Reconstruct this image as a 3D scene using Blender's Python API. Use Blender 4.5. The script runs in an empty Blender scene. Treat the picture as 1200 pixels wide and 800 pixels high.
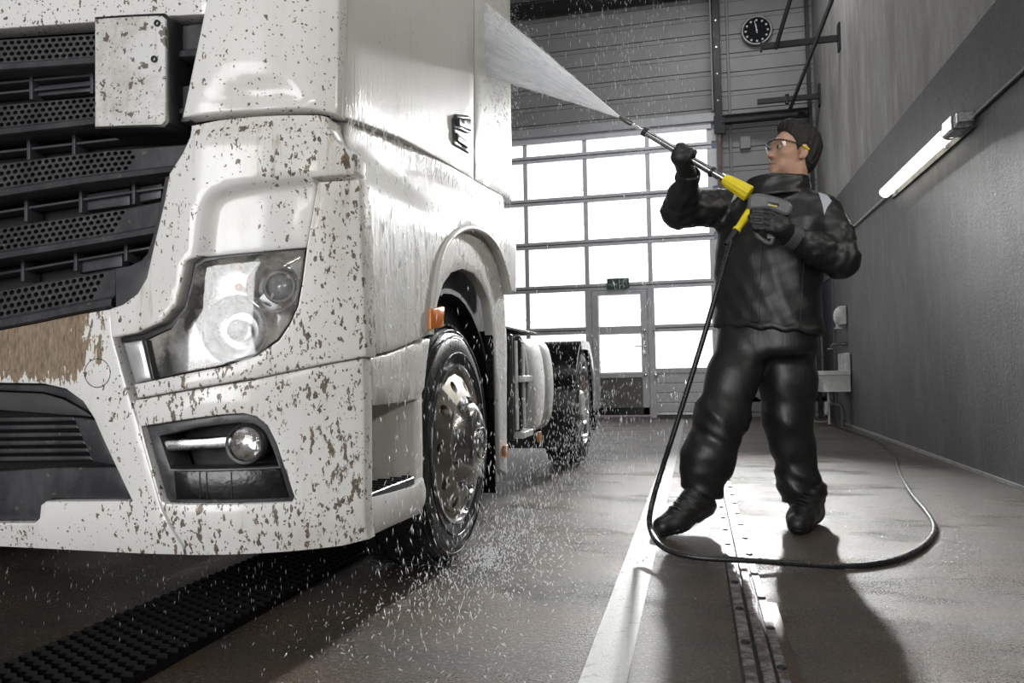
import bpy, bmesh, math, random
import numpy as np
from mathutils import Vector, Matrix
from mathutils.geometry import delaunay_2d_cdt

random.seed(7); rng = np.random.default_rng(7)
SC = bpy.context.scene
COL = SC.collection

# ------------------------------------------------------------------ camera
F, CH = 900.0, 0.75                       # focal length in pixels of the 1200 x 800 frame, camera height
YAW, PIT, ROL = math.radians(13.45), math.radians(2.35), math.radians(1.1)
FW = np.array([-math.sin(YAW)*math.cos(PIT), math.cos(YAW)*math.cos(PIT), math.sin(PIT)])
R0 = np.array([math.cos(YAW), math.sin(YAW), 0.0]); U0 = np.cross(R0, FW)
RT = R0*math.cos(ROL) - U0*math.sin(ROL); UP = U0*math.cos(ROL) + R0*math.sin(ROL)
C0 = np.array([0, 0, CH])
cd = bpy.data.cameras.new('camera'); cam = bpy.data.objects.new('camera', cd); COL.objects.link(cam)
cd.sensor_width = 36; cd.lens = F/1200*36; cd.clip_start = 0.05; cd.clip_end = 200
M3 = Matrix((RT, UP, -FW)).transposed()
cam.matrix_world = Matrix.Translation(Vector(C0)) @ M3.to_4x4()
SC.camera = cam

# ------------------------------------------------------------------ world, exposure, large lights
SC.view_settings.view_transform = 'Standard'; SC.view_settings.look = 'None'
SC.view_settings.gamma = 1; SC.view_settings.use_curve_mapping = False
SC.view_settings.exposure = 0.0
SC.cycles.use_denoising = True
SC.cycles.max_bounces = 8; SC.cycles.transparent_max_bounces = 24
SC.cycles.caustics_reflective = False; SC.cycles.caustics_refractive = False
SC.cycles.sample_clamp_indirect = 6.0
W = bpy.data.worlds.new('world'); SC.world = W; W.use_nodes = True
wn = W.node_tree.nodes; wl = W.node_tree.links
bg = wn['Background']; sky = wn.new('ShaderNodeTexSky'); sky.sky_type = 'HOSEK_WILKIE'; sky.turbidity = 8
wl.new(sky.outputs[0], bg.inputs[0]); bg.inputs[1].default_value = 1.0

def area_light(name, loc, target, sx, sy, power, color=(1, 1, 1), spread=180):
    l = bpy.data.lights.new(name, 'AREA'); l.shape = 'RECTANGLE'; l.size = sx; l.size_y = sy
    l.energy = power; l.color = color; l.spread = math.radians(spread)
    o = bpy.data.objects.new(name, l); COL.objects.link(o); o.location = loc
    o.rotation_euler = (Vector(target) - Vector(loc)).to_track_quat('-Z', 'Y').to_euler()
    return o
# added lights without fixtures: entrance front fill, roof fill, backlight by the exit gate
area_light('entrance_fill', (-1.6, -6.6, 2.6), (-1.6, 0, 1.6), 5.0, 4.4, 540, (1.0, 1.0, 1.0))
area_light('roof_fill', (1.1, 2.6, 6.9), (0.6, 2.6, 0), 0.8, 6.0, 120, (1.0, 1.0, 1.0))
area_light('roof_fill', (1.1, 9.6, 6.9), (0.6, 9.6, 0), 0.8, 4.0, 140, (1.0, 1.0, 1.0))
area_light('gate_backlight', (0.75, 11.8, 4.1), (0.1, 3.2, 0.0), 0.3, 0.25, 55, (1.0, 1.0, 1.0), 32)

# ------------------------------------------------------------------ pixel helpers
def ray(x, y): return FW + (x-600)/F*RT + (400-y)/F*UP
def pl(x, y, ax, v):
    d = ray(x, y); return C0 + (v-C0[ax])/d[ax]*d
def fl(x, y, z=0.0): return pl(x, y, 2, z)

# ------------------------------------------------------------------ object helpers
def tag(o, label=None, cat=None, group=None, kind=None):
    if label: o['label'] = label
    if cat: o['category'] = cat
    if group: o['group'] = group
    if kind: o['kind'] = kind
    return o
def empty(name, loc, label=None, cat=None, group=None, kind=None):
    o = bpy.data.objects.new(name, None); COL.objects.link(o); o.location = loc
    o.empty_display_size = 0.1
    o['_w'] = list(map(float, loc))
    return tag(o, label, cat, group, kind)
def worg(p):
    return np.array(p['_w']) if p is not None and '_w' in p else np.zeros(3)
def mesh(name, V, Fc, mat, parent=None, smooth=None, org=None):
    V = np.asarray(V, float).reshape(-1, 3)
    if parent is not None: o0 = worg(parent)
    elif org is not None: o0 = np.array(org, float)
    else:
        o0 = np.array([(V[:, 0].min()+V[:, 0].max())/2, (V[:, 1].min()+V[:, 1].max())/2, V[:, 2].min()])
    me = bpy.data.meshes.new(name)
    me.from_pydata((V-o0).tolist(), [], [list(map(int, f)) for f in Fc]); me.update()
    if smooth is not None:
        me.shade_smooth()
        if smooth < 180: me.set_sharp_from_angle(angle=math.radians(smooth))
    if mat is not None: me.materials.append(mat)
    o = bpy.data.objects.new(name, me); COL.objects.link(o)
    if parent is not None: o.parent = parent
    else: o.location = o0
    o['_w'] = o0.tolist()
    return o
def copy_obj(o, parent, off=(0, 0, 0)):
    c = o.copy(); COL.objects.link(c); c.parent = parent
    c.location = Vector(o.location) + Vector(off)
    return c

class G:
    """gathers shapes of ONE part"""
    def __init__(s): s.v = []; s.f = []; s.n = 0
    def add(s, V, Fc):
        V = np.asarray(V, float).reshape(-1, 3); s.v.append(V); s.f += [[i+s.n for i in f] for f in Fc]; s.n += len(V); return s
    def mesh(s, name, mat, parent=None, smooth=None, org=None):
        return mesh(name, np.vstack(s.v), s.f, mat, parent, smooth, org)

def box_vf(lo, hi, b=0.0):
    lo = np.array(lo, float); hi = np.array(hi, float); lo, hi = np.minimum(lo, hi), np.maximum(lo, hi)
    b = min(b, 0.45*(hi-lo).min())
    if b <= 0:
        V = [[(lo, hi)[i][0], (lo, hi)[j][1], (lo, hi)[k][2]] for i in (0, 1) for j in (0, 1) for k in (0, 1)]
        return np.array(V), [[0, 1, 3, 2], [4, 6, 7, 5], [0, 4, 5, 1], [2, 3, 7, 6], [0, 2, 6, 4], [1, 5, 7, 3]]
    V = []; idx = {}
    for i in (0, 1):
        for j in (0, 1):
            for k in (0, 1):
                c = [(lo, hi)[i][0], (lo, hi)[j][1], (lo, hi)[k][2]]; s = [1-2*i, 1-2*j, 1-2*k]
                for a in range(3):
                    p = list(c)
                    for q in range(3):
                        if q != a: p[q] += s[q]*b
                    idx[i, j, k, a] = len(V); V.append(p)
    Fc = []
    for a in range(3):
        o1, o2 = [q for q in range(3) if q != a]
        for s in (0, 1):
            q = []
            for (m, n) in ((0, 0), (1, 0), (1, 1), (0, 1)):
                t = [0, 0, 0]; t[a] = s; t[o1] = m; t[o2] = n; q.append(idx[t[0], t[1], t[2], a])
            Fc.append(q)
    for a in range(3):                    # edges along a
        o1, o2 = [q for q in range(3) if q != a]
        for m in (0, 1):
            for n in (0, 1):
                t0 = [0, 0, 0]; t0[o1] = m; t0[o2] = n; t1 = list(t0); t1[a] = 1
                Fc.append([idx[(*t0, o1)], idx[(*t0, o2)], idx[(*t1, o2)], idx[(*t1, o1)]])
    for i in (0, 1):
        for j in (0, 1):
            for k in (0, 1): Fc.append([idx[i, j, k, 0], idx[i, j, k, 1], idx[i, j, k, 2]])
    return np.array(V), Fc
def fixn(o):
    bm = bmesh.new(); bm.from_mesh(o.data); bmesh.ops.recalc_face_normals(bm, faces=bm.faces); bm.to_mesh(o.data); bm.free(); return o
def gbox(g, lo, hi, b=0.0): V, Fc = box_vf(lo, hi, b); g.add(V, Fc); return g
def box(name, lo, hi, mat, parent=None, b=0.0, org=None):
    V, Fc = box_vf(lo, hi, b); return fixn(mesh(name, V, Fc, mat, parent, None, org))
def frame_of(d):
    d = np.array(d, float); d /= np.linalg.norm(d)
    a = np.array([0, 0, 1.0]) if abs(d[2]) < 0.9 else np.array([1.0, 0, 0])
    x = np.cross(a, d); x /= np.linalg.norm(x); y = np.cross(d, x); return x, y, d
def tube_vf(P, r, n=10, cap=True, closed=False):
    P = np.array(P, float); m = len(P); r = np.broadcast_to(np.array(r, float), (m,))
    T = np.gradient(P, axis=0) if not closed else np.roll(P, -1, 0)-np.roll(P, 1, 0)
    T /= np.linalg.norm(T, axis=1)[:, None]+1e-12
    x, y, _ = frame_of(T[0]); V = []
    for i in range(m):
        x = x - T[i]*(x@T[i]); x /= np.linalg.norm(x); y = np.cross(T[i], x)
        for k in range(n):
            a = 2*math.pi*k/n; V.append(P[i]+r[i]*(math.cos(a)*x+math.sin(a)*y))
    Fc = []
    for i in range(m if closed else m-1):
        j = (i+1) % m
        for k in range(n): Fc.append([i*n+k, i*n+(k+1) % n, j*n+(k+1) % n, j*n+k])
    if cap and not closed: Fc += [list(range(n))[::-1], list(range((m-1)*n, m*n))]
    return np.array(V), Fc
def tube(name, P, r, mat, parent=None, n=10, closed=False, smooth=50):
    V, Fc = tube_vf(P, r, n, True, closed); return mesh(name, V, Fc, mat, parent, smooth)
def rod_vf(a, b, ra, rb=None, n=12): return tube_vf([a, b], [ra, rb if rb is not None else ra], n)
def rod(name, a, b, ra, mat, parent=None, rb=None, n=12): V, Fc = rod_vf(a, b, ra, rb, n); return mesh(name, V, Fc, mat, parent, 40)
def bar_vf(a, b, w, h, upv=(0, 0, 1)):
    a = np.array(a, float); b = np.array(b, float); d = b-a; d /= np.linalg.norm(d)
    s = np.cross(d, upv); s /= np.linalg.norm(s); u = np.cross(s, d)
    V = [p+i*s*w/2+j*u*h/2 for p in (a, b) for i, j in ((-1, -1), (1, -1), (1, 1), (-1, 1))]
    return np.array(V), [[3, 2, 1, 0], [4, 5, 6, 7], [0, 1, 5, 4], [1, 2, 6, 5], [2, 3, 7, 6], [3, 0, 4, 7]]
def bar(name, a, b, w, h, mat, parent=None, upv=(0, 0, 1)):
    V, Fc = bar_vf(a, b, w, h, upv); return mesh(name, V, Fc, mat, parent)
def lathe_vf(prof, org, axis, n=32):
    """prof: (t along axis, radius)"""
    x, y, d = frame_of(axis); V = []; org = np.array(org, float)
    for t, r in prof:
        for k in range(n):
            a = 2*math.pi*k/n; V.append(org+d*t+max(r, 1e-4)*(math.cos(a)*x+math.sin(a)*y))
    m = len(prof); Fc = [[i*n+k, i*n+(k+1) % n, (i+1)*n+(k+1) % n, (i+1)*n+k] for i in range(m-1) for k in range(n)]
    return np.array(V), Fc
def lathe(name, prof, org, axis, mat, parent=None, n=32, smooth=35):
    V, Fc = lathe_vf(prof, org, axis, n); return fixn(mesh(name, V, Fc, mat, parent, smooth))
def crom(P, k=6, closed=False):
    P = np.array(P, float); m = len(P); out = []
    for i in range(m if closed else m-1):
        p0, p1, p2, p3 = (P[(i-1) % m], P[i], P[(i+1) % m], P[(i+2) % m]) if closed else (P[max(i-1, 0)], P[i], P[i+1], P[min(i+2, m-1)])
        for j in range(k):
            t = j/k
            out.append(.5*(2*p1+(p2-p0)*t+(2*p0-5*p1+4*p2-p3)*t*t+(3*p1-p0-3*p2+p3)*t**3))
    if not closed: out.append(P[-1])
    return np.array(out)

# ------------------------------------------------------------------ signed distance shapes -> one skin (surface nets)
def snets(f, lo, hi, h):
    lo = np.array(lo, float); n = np.ceil((np.array(hi)-lo)/h).astype(int)+1
    ax = [lo[i]+h*np.arange(n[i]) for i in range(3)]
    X, Y, Z = np.meshgrid(*ax, indexing='ij'); V = f(X, Y, Z); s = V < 0
    Pn = np.stack([X, Y, Z], -1); cs = tuple(n-1); cnt = np.zeros(cs); acc = np.zeros(cs+(3,)); cr = []
    for a in range(3):
        sl0 = [slice(None)]*3; sl1 = [slice(None)]*3; sl0[a] = slice(0, -1); sl1[a] = slice(1, None); sl0 = tuple(sl0); sl1 = tuple(sl1)
        m = s[sl0] != s[sl1]; v0 = V[sl0]; v1 = V[sl1]
        t = np.where(m, v0/np.where(m, v0-v1, 1), 0); p = Pn[sl0]+(Pn[sl1]-Pn[sl0])*t[..., None]; p *= m[..., None]
        cr.append((m, s[sl0])); o1, o2 = [q for q in range(3) if q != a]
        for d1 in (0, 1):
            for d2 in (0, 1):
                q = [slice(None)]*3; q[o1] = slice(d1, n[o1]-1+d1); q[o2] = slice(d2, n[o2]-1+d2); q = tuple(q)
                cnt += m[q]; acc += p[q]
    act = cnt > 0; idx = -np.ones(cs, int); idx[act] = np.arange(act.sum()); verts = acc[act]/cnt[act][:, None]
    faces = []
    for a in range(3):
        m, s0 = cr[a]; o1, o2 = (a+1) % 3, (a+2) % 3
        I = np.argwhere(m); ok = (I[:, o1] > 0) & (I[:, o2] > 0) & (I[:, o1] < n[o1]-1) & (I[:, o2] < n[o2]-1); I = I[ok]
        if not len(I): continue
        sg = s0[tuple(I.T)]; e1 = np.zeros(3, int); e1[o1] = 1; e2 = np.zeros(3, int); e2[o2] = 1
        q = np.stack([idx[tuple((I-e1-e2).T)], idx[tuple((I-e2).T)], idx[tuple(I.T)], idx[tuple((I-e1).T)]], 1)
        q[~sg] = q[~sg][:, ::-1]; faces.append(q)
    return verts, np.vstack(faces)
def smin(a, b, k):
    h = np.clip(.5+.5*(b-a)/k, 0, 1); return b*(1-h)+a*h-k*h*(1-h)
def smax(a, b, k): return -smin(-a, -b, k)
def cap_d(X, Y, Z, a, b, ra, rb):
    a = np.array(a, float); b = np.array(b, float); d = b-a; L = d@d
    t = np.clip(((X-a[0])*d[0]+(Y-a[1])*d[1]+(Z-a[2])*d[2])/L, 0, 1)
    return np.sqrt((X-a[0]-t*d[0])**2+(Y-a[1]-t*d[1])**2+(Z-a[2]-t*d[2])**2)-(ra+(rb-ra)*t)
def ell_d(X, Y, Z, c, r):
    kx, ky, kz = (X-c[0])/r[0], (Y-c[1])/r[1], (Z-c[2])/r[2]
    k0 = np.sqrt(kx*kx+ky*ky+kz*kz)+1e-9; k1 = np.sqrt((kx/r[0])**2+(ky/r[1])**2+(kz/r[2])**2)+1e-9
    return k0*(k0-1)/k1
def chain_d(X, Y, Z, pts, k=0.02):
    d = None
    for (a, ra), (b, rb) in zip(pts[:-1], pts[1:]):
        e = cap_d(X, Y, Z, a, b, ra, rb); d = e if d is None else smin(d, e, k)
    return d
def sdf(name, f, lo, hi, h, mat, parent, smooth=180):
    V, Fc = snets(f, lo, hi, h); return mesh(name, V, Fc, mat, parent, smooth)

# ------------------------------------------------------------------ material helpers
class N:
    def __init__(s, name):
        s.m = bpy.data.materials.new(name); s.m.use_nodes = True; s.t = s.m.node_tree; s.b = s.t.nodes['Principled BSDF']
        s.tc = s.t.nodes.new('ShaderNodeTexCoord'); s.out = s.t.nodes['Material Output']
    def nd(s, typ, **kw):
        n = s.t.nodes.new('ShaderNode'+typ)
        for k, v in kw.items(): setattr(n, k, v)
        return n
    def put(s, inp, v):
        if hasattr(v, 'is_linked') or isinstance(v, bpy.types.NodeSocket): s.t.links.new(v, inp)
        else:
            if isinstance(v, (tuple, list)) and len(v) == 3 and inp.type == 'RGBA': v = (*v, 1)
            inp.default_value = v
    def set(s, **kw):
        for k, v in kw.items(): s.put(s.b.inputs[k.replace('_', ' ')], v)
        return s
    def co(s, scale=(1, 1, 1), rot=(0, 0, 0), loc=(0, 0, 0)):
        m = s.nd('Mapping'); s.t.links.new(s.tc.outputs['Object'], m.inputs[0])
        m.inputs['Scale'].default_value = scale; m.inputs['Rotation'].default_value = rot; m.inputs['Location'].default_value = loc
        return m.outputs[0]
    def noise(s, scale=5, det=4, rough=.55, vec=None, dist=0.0):
        n = s.nd('TexNoise'); s.put(n.inputs['Vector'], vec if vec is not None else s.tc.outputs['Object'])
        n.inputs['Scale'].default_value = scale; n.inputs['Detail'].default_value = det; n.inputs['Roughness'].default_value = rough; n.inputs['Distortion'].default_value = dist
        return n.outputs['Fac']
    def voro(s, scale, vec=None, out='Distance', rnd=1.0):
        n = s.nd('TexVoronoi'); s.put(n.inputs['Vector'], vec if vec is not None else s.tc.outputs['Object'])
        n.inputs['Scale'].default_value = scale; n.inputs['Randomness'].default_value = rnd; return n.outputs[out]
    def math(s, op, a, b=0.0, clamp=False):
        n = s.nd('Math', operation=op, use_clamp=clamp); s.put(n.inputs[0], a); s.put(n.inputs[1], b); return n.outputs[0]
    def rng(s, v, a, b, c=0.0, d=1.0, smooth=False):
        n = s.nd('MapRange', clamp=True); n.interpolation_type = 'SMOOTHSTEP' if smooth else 'LINEAR'
        s.put(n.inputs[0], v)
        for i, q in enumerate((a, b, c, d)): s.put(n.inputs[i+1], q)
        return n.outputs[0]
    def mix(s, fac, a, b):
        n = s.nd('Mix', data_type='RGBA'); s.put(n.inputs[0], fac); s.put(n.inputs[6], a); s.put(n.inputs[7], b); return n.outputs[2]
    def sep(s, vec=None):
        n = s.nd('SeparateXYZ'); s.put(n.inputs[0], vec if vec is not None else s.tc.outputs['Object']); return n.outputs
    def bump(s, h, strength=.3, dist=.01, prev=None):
        n = s.nd('Bump'); s.put(n.inputs['Height'], h); n.inputs['Strength'].default_value = strength; n.inputs['Distance'].default_value = dist
        if prev is not None: s.put(n.inputs['Normal'], prev)
        return n.outputs[0]
def simple(name, col, rough=.5, metal=0.0, var=.12, vs=8.0, bs=None, bstr=.2, bd=.004, spec=.5, coat=0.0, rv=.08):
    n = N(name); f = n.noise(vs, 4)
    c0 = tuple(c*(1-var) for c in col); c1 = tuple(min(1, c*(1+var)) for c in col)
    n.set(Base_Color=n.mix(n.rng(f, .3, .7), c0, c1), Roughness=n.rng(n.noise(vs*2.3, 3), .3, .7, max(.02, rough-rv), min(1, rough+rv)), Metallic=metal)
    n.b.inputs['Specular IOR Level'].default_value = spec; n.b.inputs['Coat Weight'].default_value = coat
    if bs: n.set(Normal=n.bump(n.noise(bs, 4), bstr, bd))
    return n.m
def emit(name, col, st):
    n = N(name); v = n.noise(3, 2); n.set(Base_Color=col, Roughness=.5, Emission_Color=n.mix(v, tuple(c*.97 for c in col), col), Emission_Strength=st); return n.m

MAT = {}
MAT['black_steel'] = simple('black_steel', (.018, .019, .022), .45, .3, bs=60, bstr=.1)
MAT['black_plastic'] = simple('black_plastic', (.016, .0165, .019), .38, 0, .25, 14, bs=220, bstr=.12, bd=.002)
MAT['wet_black'] = simple('wet_black', (.008, .008, .009), .22, 0, .2, 14, bs=70, bstr=.25, bd=.004)
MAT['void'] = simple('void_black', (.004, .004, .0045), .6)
MAT['rubber'] = simple('rubber', (.012, .012, .013), .32, 0, .2, 30, bs=160, bstr=.2, bd=.003)
MAT['chrome'] = simple('chrome', (.78, .78, .8), .12, 1.0, .05)
MAT['steel'] = simple('brushed_steel', (.55, .55, .56), .28, 1.0, .15, 20)
MAT['grey_alu'] = simple('grey_aluminium', (.68, .69, .73), .45, .1, .08, 6)
MAT['grey_plastic'] = simple('grey_plastic', (.11, .11, .115), .42, 0, .1, 30)
MAT['yellow'] = simple('yellow_plastic', (.82, .66, .02), .4, 0, .08, 20)
MAT['white_enamel'] = simple('white_enamel', (.62, .62, .6), .25, 0, .08, 12)
MAT['dark_blue'] = simple('dark_blue_paint', (.025, .03, .042), .5, 0, .2, 3)
# ================================================================== the hall
XW, YB, YR, XL, ZC = 1.87, 12.4, -7.2, -6.4, 7.4      # right wall, exit-gate wall, entrance wall, left wall, roof
def floor_mat():
    n = N('wet_concrete_floor'); co = n.tc.outputs['Object']
    big = n.noise(.9, 5, .6); streak = n.noise(3.5, 5, .6, n.co((.5, 3.2, 1))); fine = n.noise(55, 5, .78); grit = n.noise(150, 3, .7)
    c = n.mix(n.rng(big, .35, .68), (.066, .055, .045), (.122, .097, .074))
    c = n.mix(n.rng(streak, .42, .7, 0, .65), c, (.058, .052, .048))
    sx = n.sep()
    brown = n.math('MULTIPLY', n.rng(n.noise(1.6, 5, .62, n.co((1, 1.6, 1), loc=(3, 1, 0))), .44, .62), n.rng(sx[0], -.9, 1.2, 1, .55))
    c = n.mix(n.math('MULTIPLY', brown, .8), c, (.135, .088, .048))
    c = n.mix(n.rng(fine, .52, .66, 0, .7), c, (.022, .02, .019))
    glint = n.noise(80, 3, .65, n.co(loc=(5, 1, 2))); c = n.mix(n.rng(glint, .56, .64, 0, .8), c, (.26, .235, .21))  # pale specks: glints of the wet floor put into the colour
    wet = n.rng(n.noise(1.3, 6, .62, n.co((.7, 1.5, 1), loc=(7, 2, 0))), .28, .72)
    r = n.rng(wet, 0, 1, .40, .17); r = n.math('ADD', r, n.rng(grit, .3, .7, -.05, .1))
    n.set(Base_Color=c, Roughness=r)
    n.b.inputs['Specular IOR Level'].default_value = .5
    b = n.bump(fine, .9, .016); b = n.bump(grit, .8, .009, b); b = n.bump(streak, .15, .012, b)
    n.set(Normal=b); return n.m
def plaster(name, c0, c1, scale, bstr, rough=.6, stain=None):
    n = N(name); v = n.noise(scale, 6, .68); dr = n.noise(4.5, 7, .72, n.co((1, 1.2, .32))); g = n.noise(95, 4, .7); g2 = n.noise(30, 5, .7)
    c = n.mix(n.rng(v, .3, .7), c0, c1); c = n.mix(n.rng(dr, .5, .72, 0, .4), c, tuple(x*1.9 for x in c1))
    c = n.mix(n.rng(dr, .5, .3, 0, .4), c, tuple(x*.55 for x in c0)); c = n.mix(n.rng(g, .52, .7, 0, .6), c, tuple(x*2.2 for x in c1))
    c = n.mix(n.rng(g2, .5, .3, 0, .35), c, tuple(x*.6 for x in c0))
    if stain:
        st = n.rng(n.noise(1.1, 5, .6, n.co((1, 1, .22), loc=(2, 5, 1))), .5, .68); c = n.mix(n.math('MULTIPLY', st, .7), c, stain)
    n.set(Base_Color=c, Roughness=n.rng(g2, .3, .7, rough-.14, rough+.1)); n.set(Normal=n.bump(g, bstr, .006, n.bump(g2, bstr*.7, .01))); return n.m
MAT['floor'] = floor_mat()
MAT['plaster_low'] = plaster('rough_dark_plaster', (.066, .065, .067), (.12, .118, .12), 1.6, .6, .55)
MAT['plaster_band'] = plaster('smooth_charcoal_band', (.055, .054, .058), (.075, .073, .078), 1.2, .12, .55)
MAT['plaster_up'] = plaster('grey_upper_plaster', (.25, .244, .235), (.33, .323, .312), 1.3, .3, .75, (.13, .105, .08))
MAT['panel'] = simple('grey_sheet_panel', (.25, .255, .255), .5, 0, .1, 1.5, bs=30, bstr=.04)
MAT['ceiling'] = simple('dark_roof_deck', (.06, .06, .062), .7)
MAT['stripe'] = None
def stripe_mat():
    n = N('worn_white_line'); w = n.noise(26, 6, .72); w2 = n.noise(5, 5, .65, n.co((3, .7, 1))); g = n.noise(150, 3, .7)
    k = n.math('ADD', n.rng(w, .56, .72), n.rng(w2, .6, .75, 0, .7), True)
    n.set(Base_Color=n.mix(n.math('MULTIPLY', k, .8), (.31, .315, .30), (.06, .056, .05)), Roughness=n.rng(g, .3, .7, .45, .65), Normal=n.bump(g, .35, .004)); n.b.inputs['Specular IOR Level'].default_value = .3; return n.m
MAT['stripe'] = stripe_mat()
def pane_mat():
    n = N('frosted_daylight_pane'); v = n.noise(2.2, 4, .6); g = n.nd('TexWave', bands_direction='X'); g.inputs['Scale'].default_value = 22
    n.put(g.inputs['Vector'], n.tc.outputs['Object'])
    n.set(Base_Color=(.85, .87, .88), Roughness=.35, Emission_Color=n.mix(v, (.93, .965, 1.0), (1, 1, 1)),
          Emission_Strength=n.math('MULTIPLY', n.rng(v, .3, .7, .92, 1.08), n.rng(g.outputs['Fac'], 0, 1, 1.85, 2.15)))
    n.set(Normal=n.bump(g.outputs['Fac'], .1, .002)); return n.m
MAT['pane'] = pane_mat()

S = dict(kind='structure')
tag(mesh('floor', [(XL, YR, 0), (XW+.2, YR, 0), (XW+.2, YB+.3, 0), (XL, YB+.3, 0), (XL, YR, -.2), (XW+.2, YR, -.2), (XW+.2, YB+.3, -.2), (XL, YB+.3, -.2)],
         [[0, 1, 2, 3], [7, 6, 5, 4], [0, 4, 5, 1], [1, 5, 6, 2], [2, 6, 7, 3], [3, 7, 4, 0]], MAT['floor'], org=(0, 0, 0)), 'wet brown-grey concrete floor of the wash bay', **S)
tag(box('ceiling', (XL, YR, ZC), (XW+.2, YB+.3, ZC+.15), MAT['ceiling'], org=(0, 0, 0)), 'dark roof deck above the wash bay', **S)
tag(box('wall_left', (XL-.2, YR, 0), (XL, YB+.3, ZC), MAT['plaster_up'], org=(0, 0, 0)), 'plain grey wall beyond the truck', **S)
wr = empty('wall_right', (XW, 3, 0), 'rough grey plaster wall with charcoal band beside the worker', None, None, 'structure')
box('rough_plaster', (XW, YR, 0), (XW+.2, YB+.3, 2.395), MAT['plaster_low'], wr)
box('charcoal_band', (XW-.004, YR, 2.395), (XW+.2, YB+.3, 2.995), MAT['plaster_band'], wr)
box('upper_plaster', (XW+.012, YR, 2.995), (XW+.2, YB+.3, ZC), MAT['plaster_up'], wr)
rod('edge_bead', (XW+.004, YR, 2.997), (XW+.004, YB, 2.997), .006, MAT['steel'], wr, n=6)
tag(box('baseboard_right', (XW-.018, YR, 0), (XW, 11.0, .022), simple('pale_sealant', (.34, .34, .33), .4, 0, .25, 9), org=(XW, 3, 0)), 'pale sealant line along the foot of the plaster wall', **S)
# entrance wall behind the camera: piers and lintel around the open gate
we = empty('wall_entrance', (0, YR, 0), 'grey wall around the open entrance gate', None, None, 'structure')
box('pier', (XL, YR-.2, 0), (-4.2, YR, ZC), MAT['plaster_up'], we); box('pier', (1.0, YR-.2, 0), (XW+.2, YR, ZC), MAT['plaster_up'], we)
box('lintel', (-4.2, YR-.2, 4.9), (1.0, YR, ZC), MAT['plaster_up'], we)

# exit wall with grooved sheet panels
wb = empty('wall_back', (0, YB, 0), 'grey wall of grooved horizontal sheet panels around the exit gate', None, None, 'structure')
def sheet(x0, x1, z0, h, name='sheet_panel'):
    g = .012; zs = [(z0, 0), (z0+.006, g), (z0+.068, g), (z0+.071, 0), (z0+.079, 0), (z0+.082, g), (z0+h-.003, g), (z0+h, 0)]
    V = []; Fc = []
    for x in (x0, x1):
        for z, d in zs: V.append((x, YB-d, z))
    m = len(zs)
    for i in range(m-1): Fc.append([i, m+i, m+i+1, i+1])
    return mesh(name, V, Fc, MAT['panel'], wb)
box('backing', (XL, YB, 4.74), (.42, YB+.25, ZC), MAT['panel'], wb)
box('backing', (.42, YB, 0), (XW+.2, YB+.25, ZC), MAT['panel'], wb)
box('backing', (XL, YB, 0), (-4.78, YB+.25, 4.74), MAT['panel'], wb)
HP = .3
for i in range(25):
    z = .0+i*HP
    if z+HP <= ZC+.2: sheet(.5, XW, z-.07 if i else 0.0, HP)
for i in range(9): sheet(XL, .36, 4.78+i*HP, HP)

# exit gate: glazed sectional gate with wicket door
YG = 12.3
gt = empty('door_1', (-2.16, YG, 0), 'glazed grey sectional exit gate with white daylight panes and wicket door', None, None, 'structure')
GM = MAT['grey_alu']; xs = [-4.66, -3.66, -2.66, -1.67, -.665, .33]; zs = [.71, 1.41, 2.10, 2.82, 3.54, 4.25]
ZT = 4.62
for z in zs[1:]:
    def rail(a, b):
        box('rail', (a, YG-.03, z-.058), (b, YG+.05, z-.008), GM, gt, .006); box('rail', (a, YG-.03, z+.008), (b, YG+.05, z+.058), GM, gt, .006)
        box('rail_joint', (a, YG-.012, z-.008), (b, YG+.04, z+.008), MAT['grey_plastic'], gt)
    if z < 2.0: rail(xs[0], -1.665); rail(-.655, xs[-1])
    else: rail(xs[0], xs[-1])
box('top_rail', (xs[0], YG-.05, 4.50), (xs[-1], YG+.05, 4.60), GM, gt, .006)
box('head_frame', (xs[0]-.1, YG-.09, 4.60), (xs[-1]+.1, YG+.1, 4.74), simple('pale_grey_alu', (.42, .43, .45), .4, .3, .06), gt, .006)
for x in xs:
    w = .075 if x in (xs[0], xs[-1]) else .036
    for (za, zb) in ((.71, 1.352), (1.468, 2.042), (2.158, 2.762), (2.878, 3.482), (3.598, 4.192), (4.308, 4.50)):
        if zb < 2.1 and x in (-1.67, -.665): continue
        box('mullion', (x-w, YG-.02, za), (x+w, YG+.05, zb), GM, gt, .006)
rowz = [(.78, 1.352), (1.468, 2.042), (2.158, 2.762), (2.878, 3.482), (3.598, 4.192), (4.308, 4.50)]
for ci in range(5):
    for ri, (za, zb) in enumerate(rowz):
        if ci == 3 and ri < 2: continue
        box('pane', (xs[ci]+.03, YG+.015, za), (xs[ci+1]-.03, YG+.03, zb), MAT['pane'], gt)
# solid bottom panels with ribs
for ci in (0, 1, 2, 4):
    a, b = xs[ci]+.02, xs[ci+1]-.02
    box('bottom_rail', (a, YG-.03, .70), (b, YG+.05, .78), GM, gt, .006)
    for k in range(4): box('bottom_slat', (a, YG-.02, .09+k*.152), (b, YG+.04, .09+k*.152+.142), GM, gt, .01)
    box('sill_rail', (a, YG-.03, .055), (b, YG+.05, .09), simple('bright_alu', (.6, .61, .62), .3, .5), gt)
    box('rubber_seal', (a, YG-.02, 0), (b, YG+.03, .055), MAT['rubber'], gt)
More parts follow.
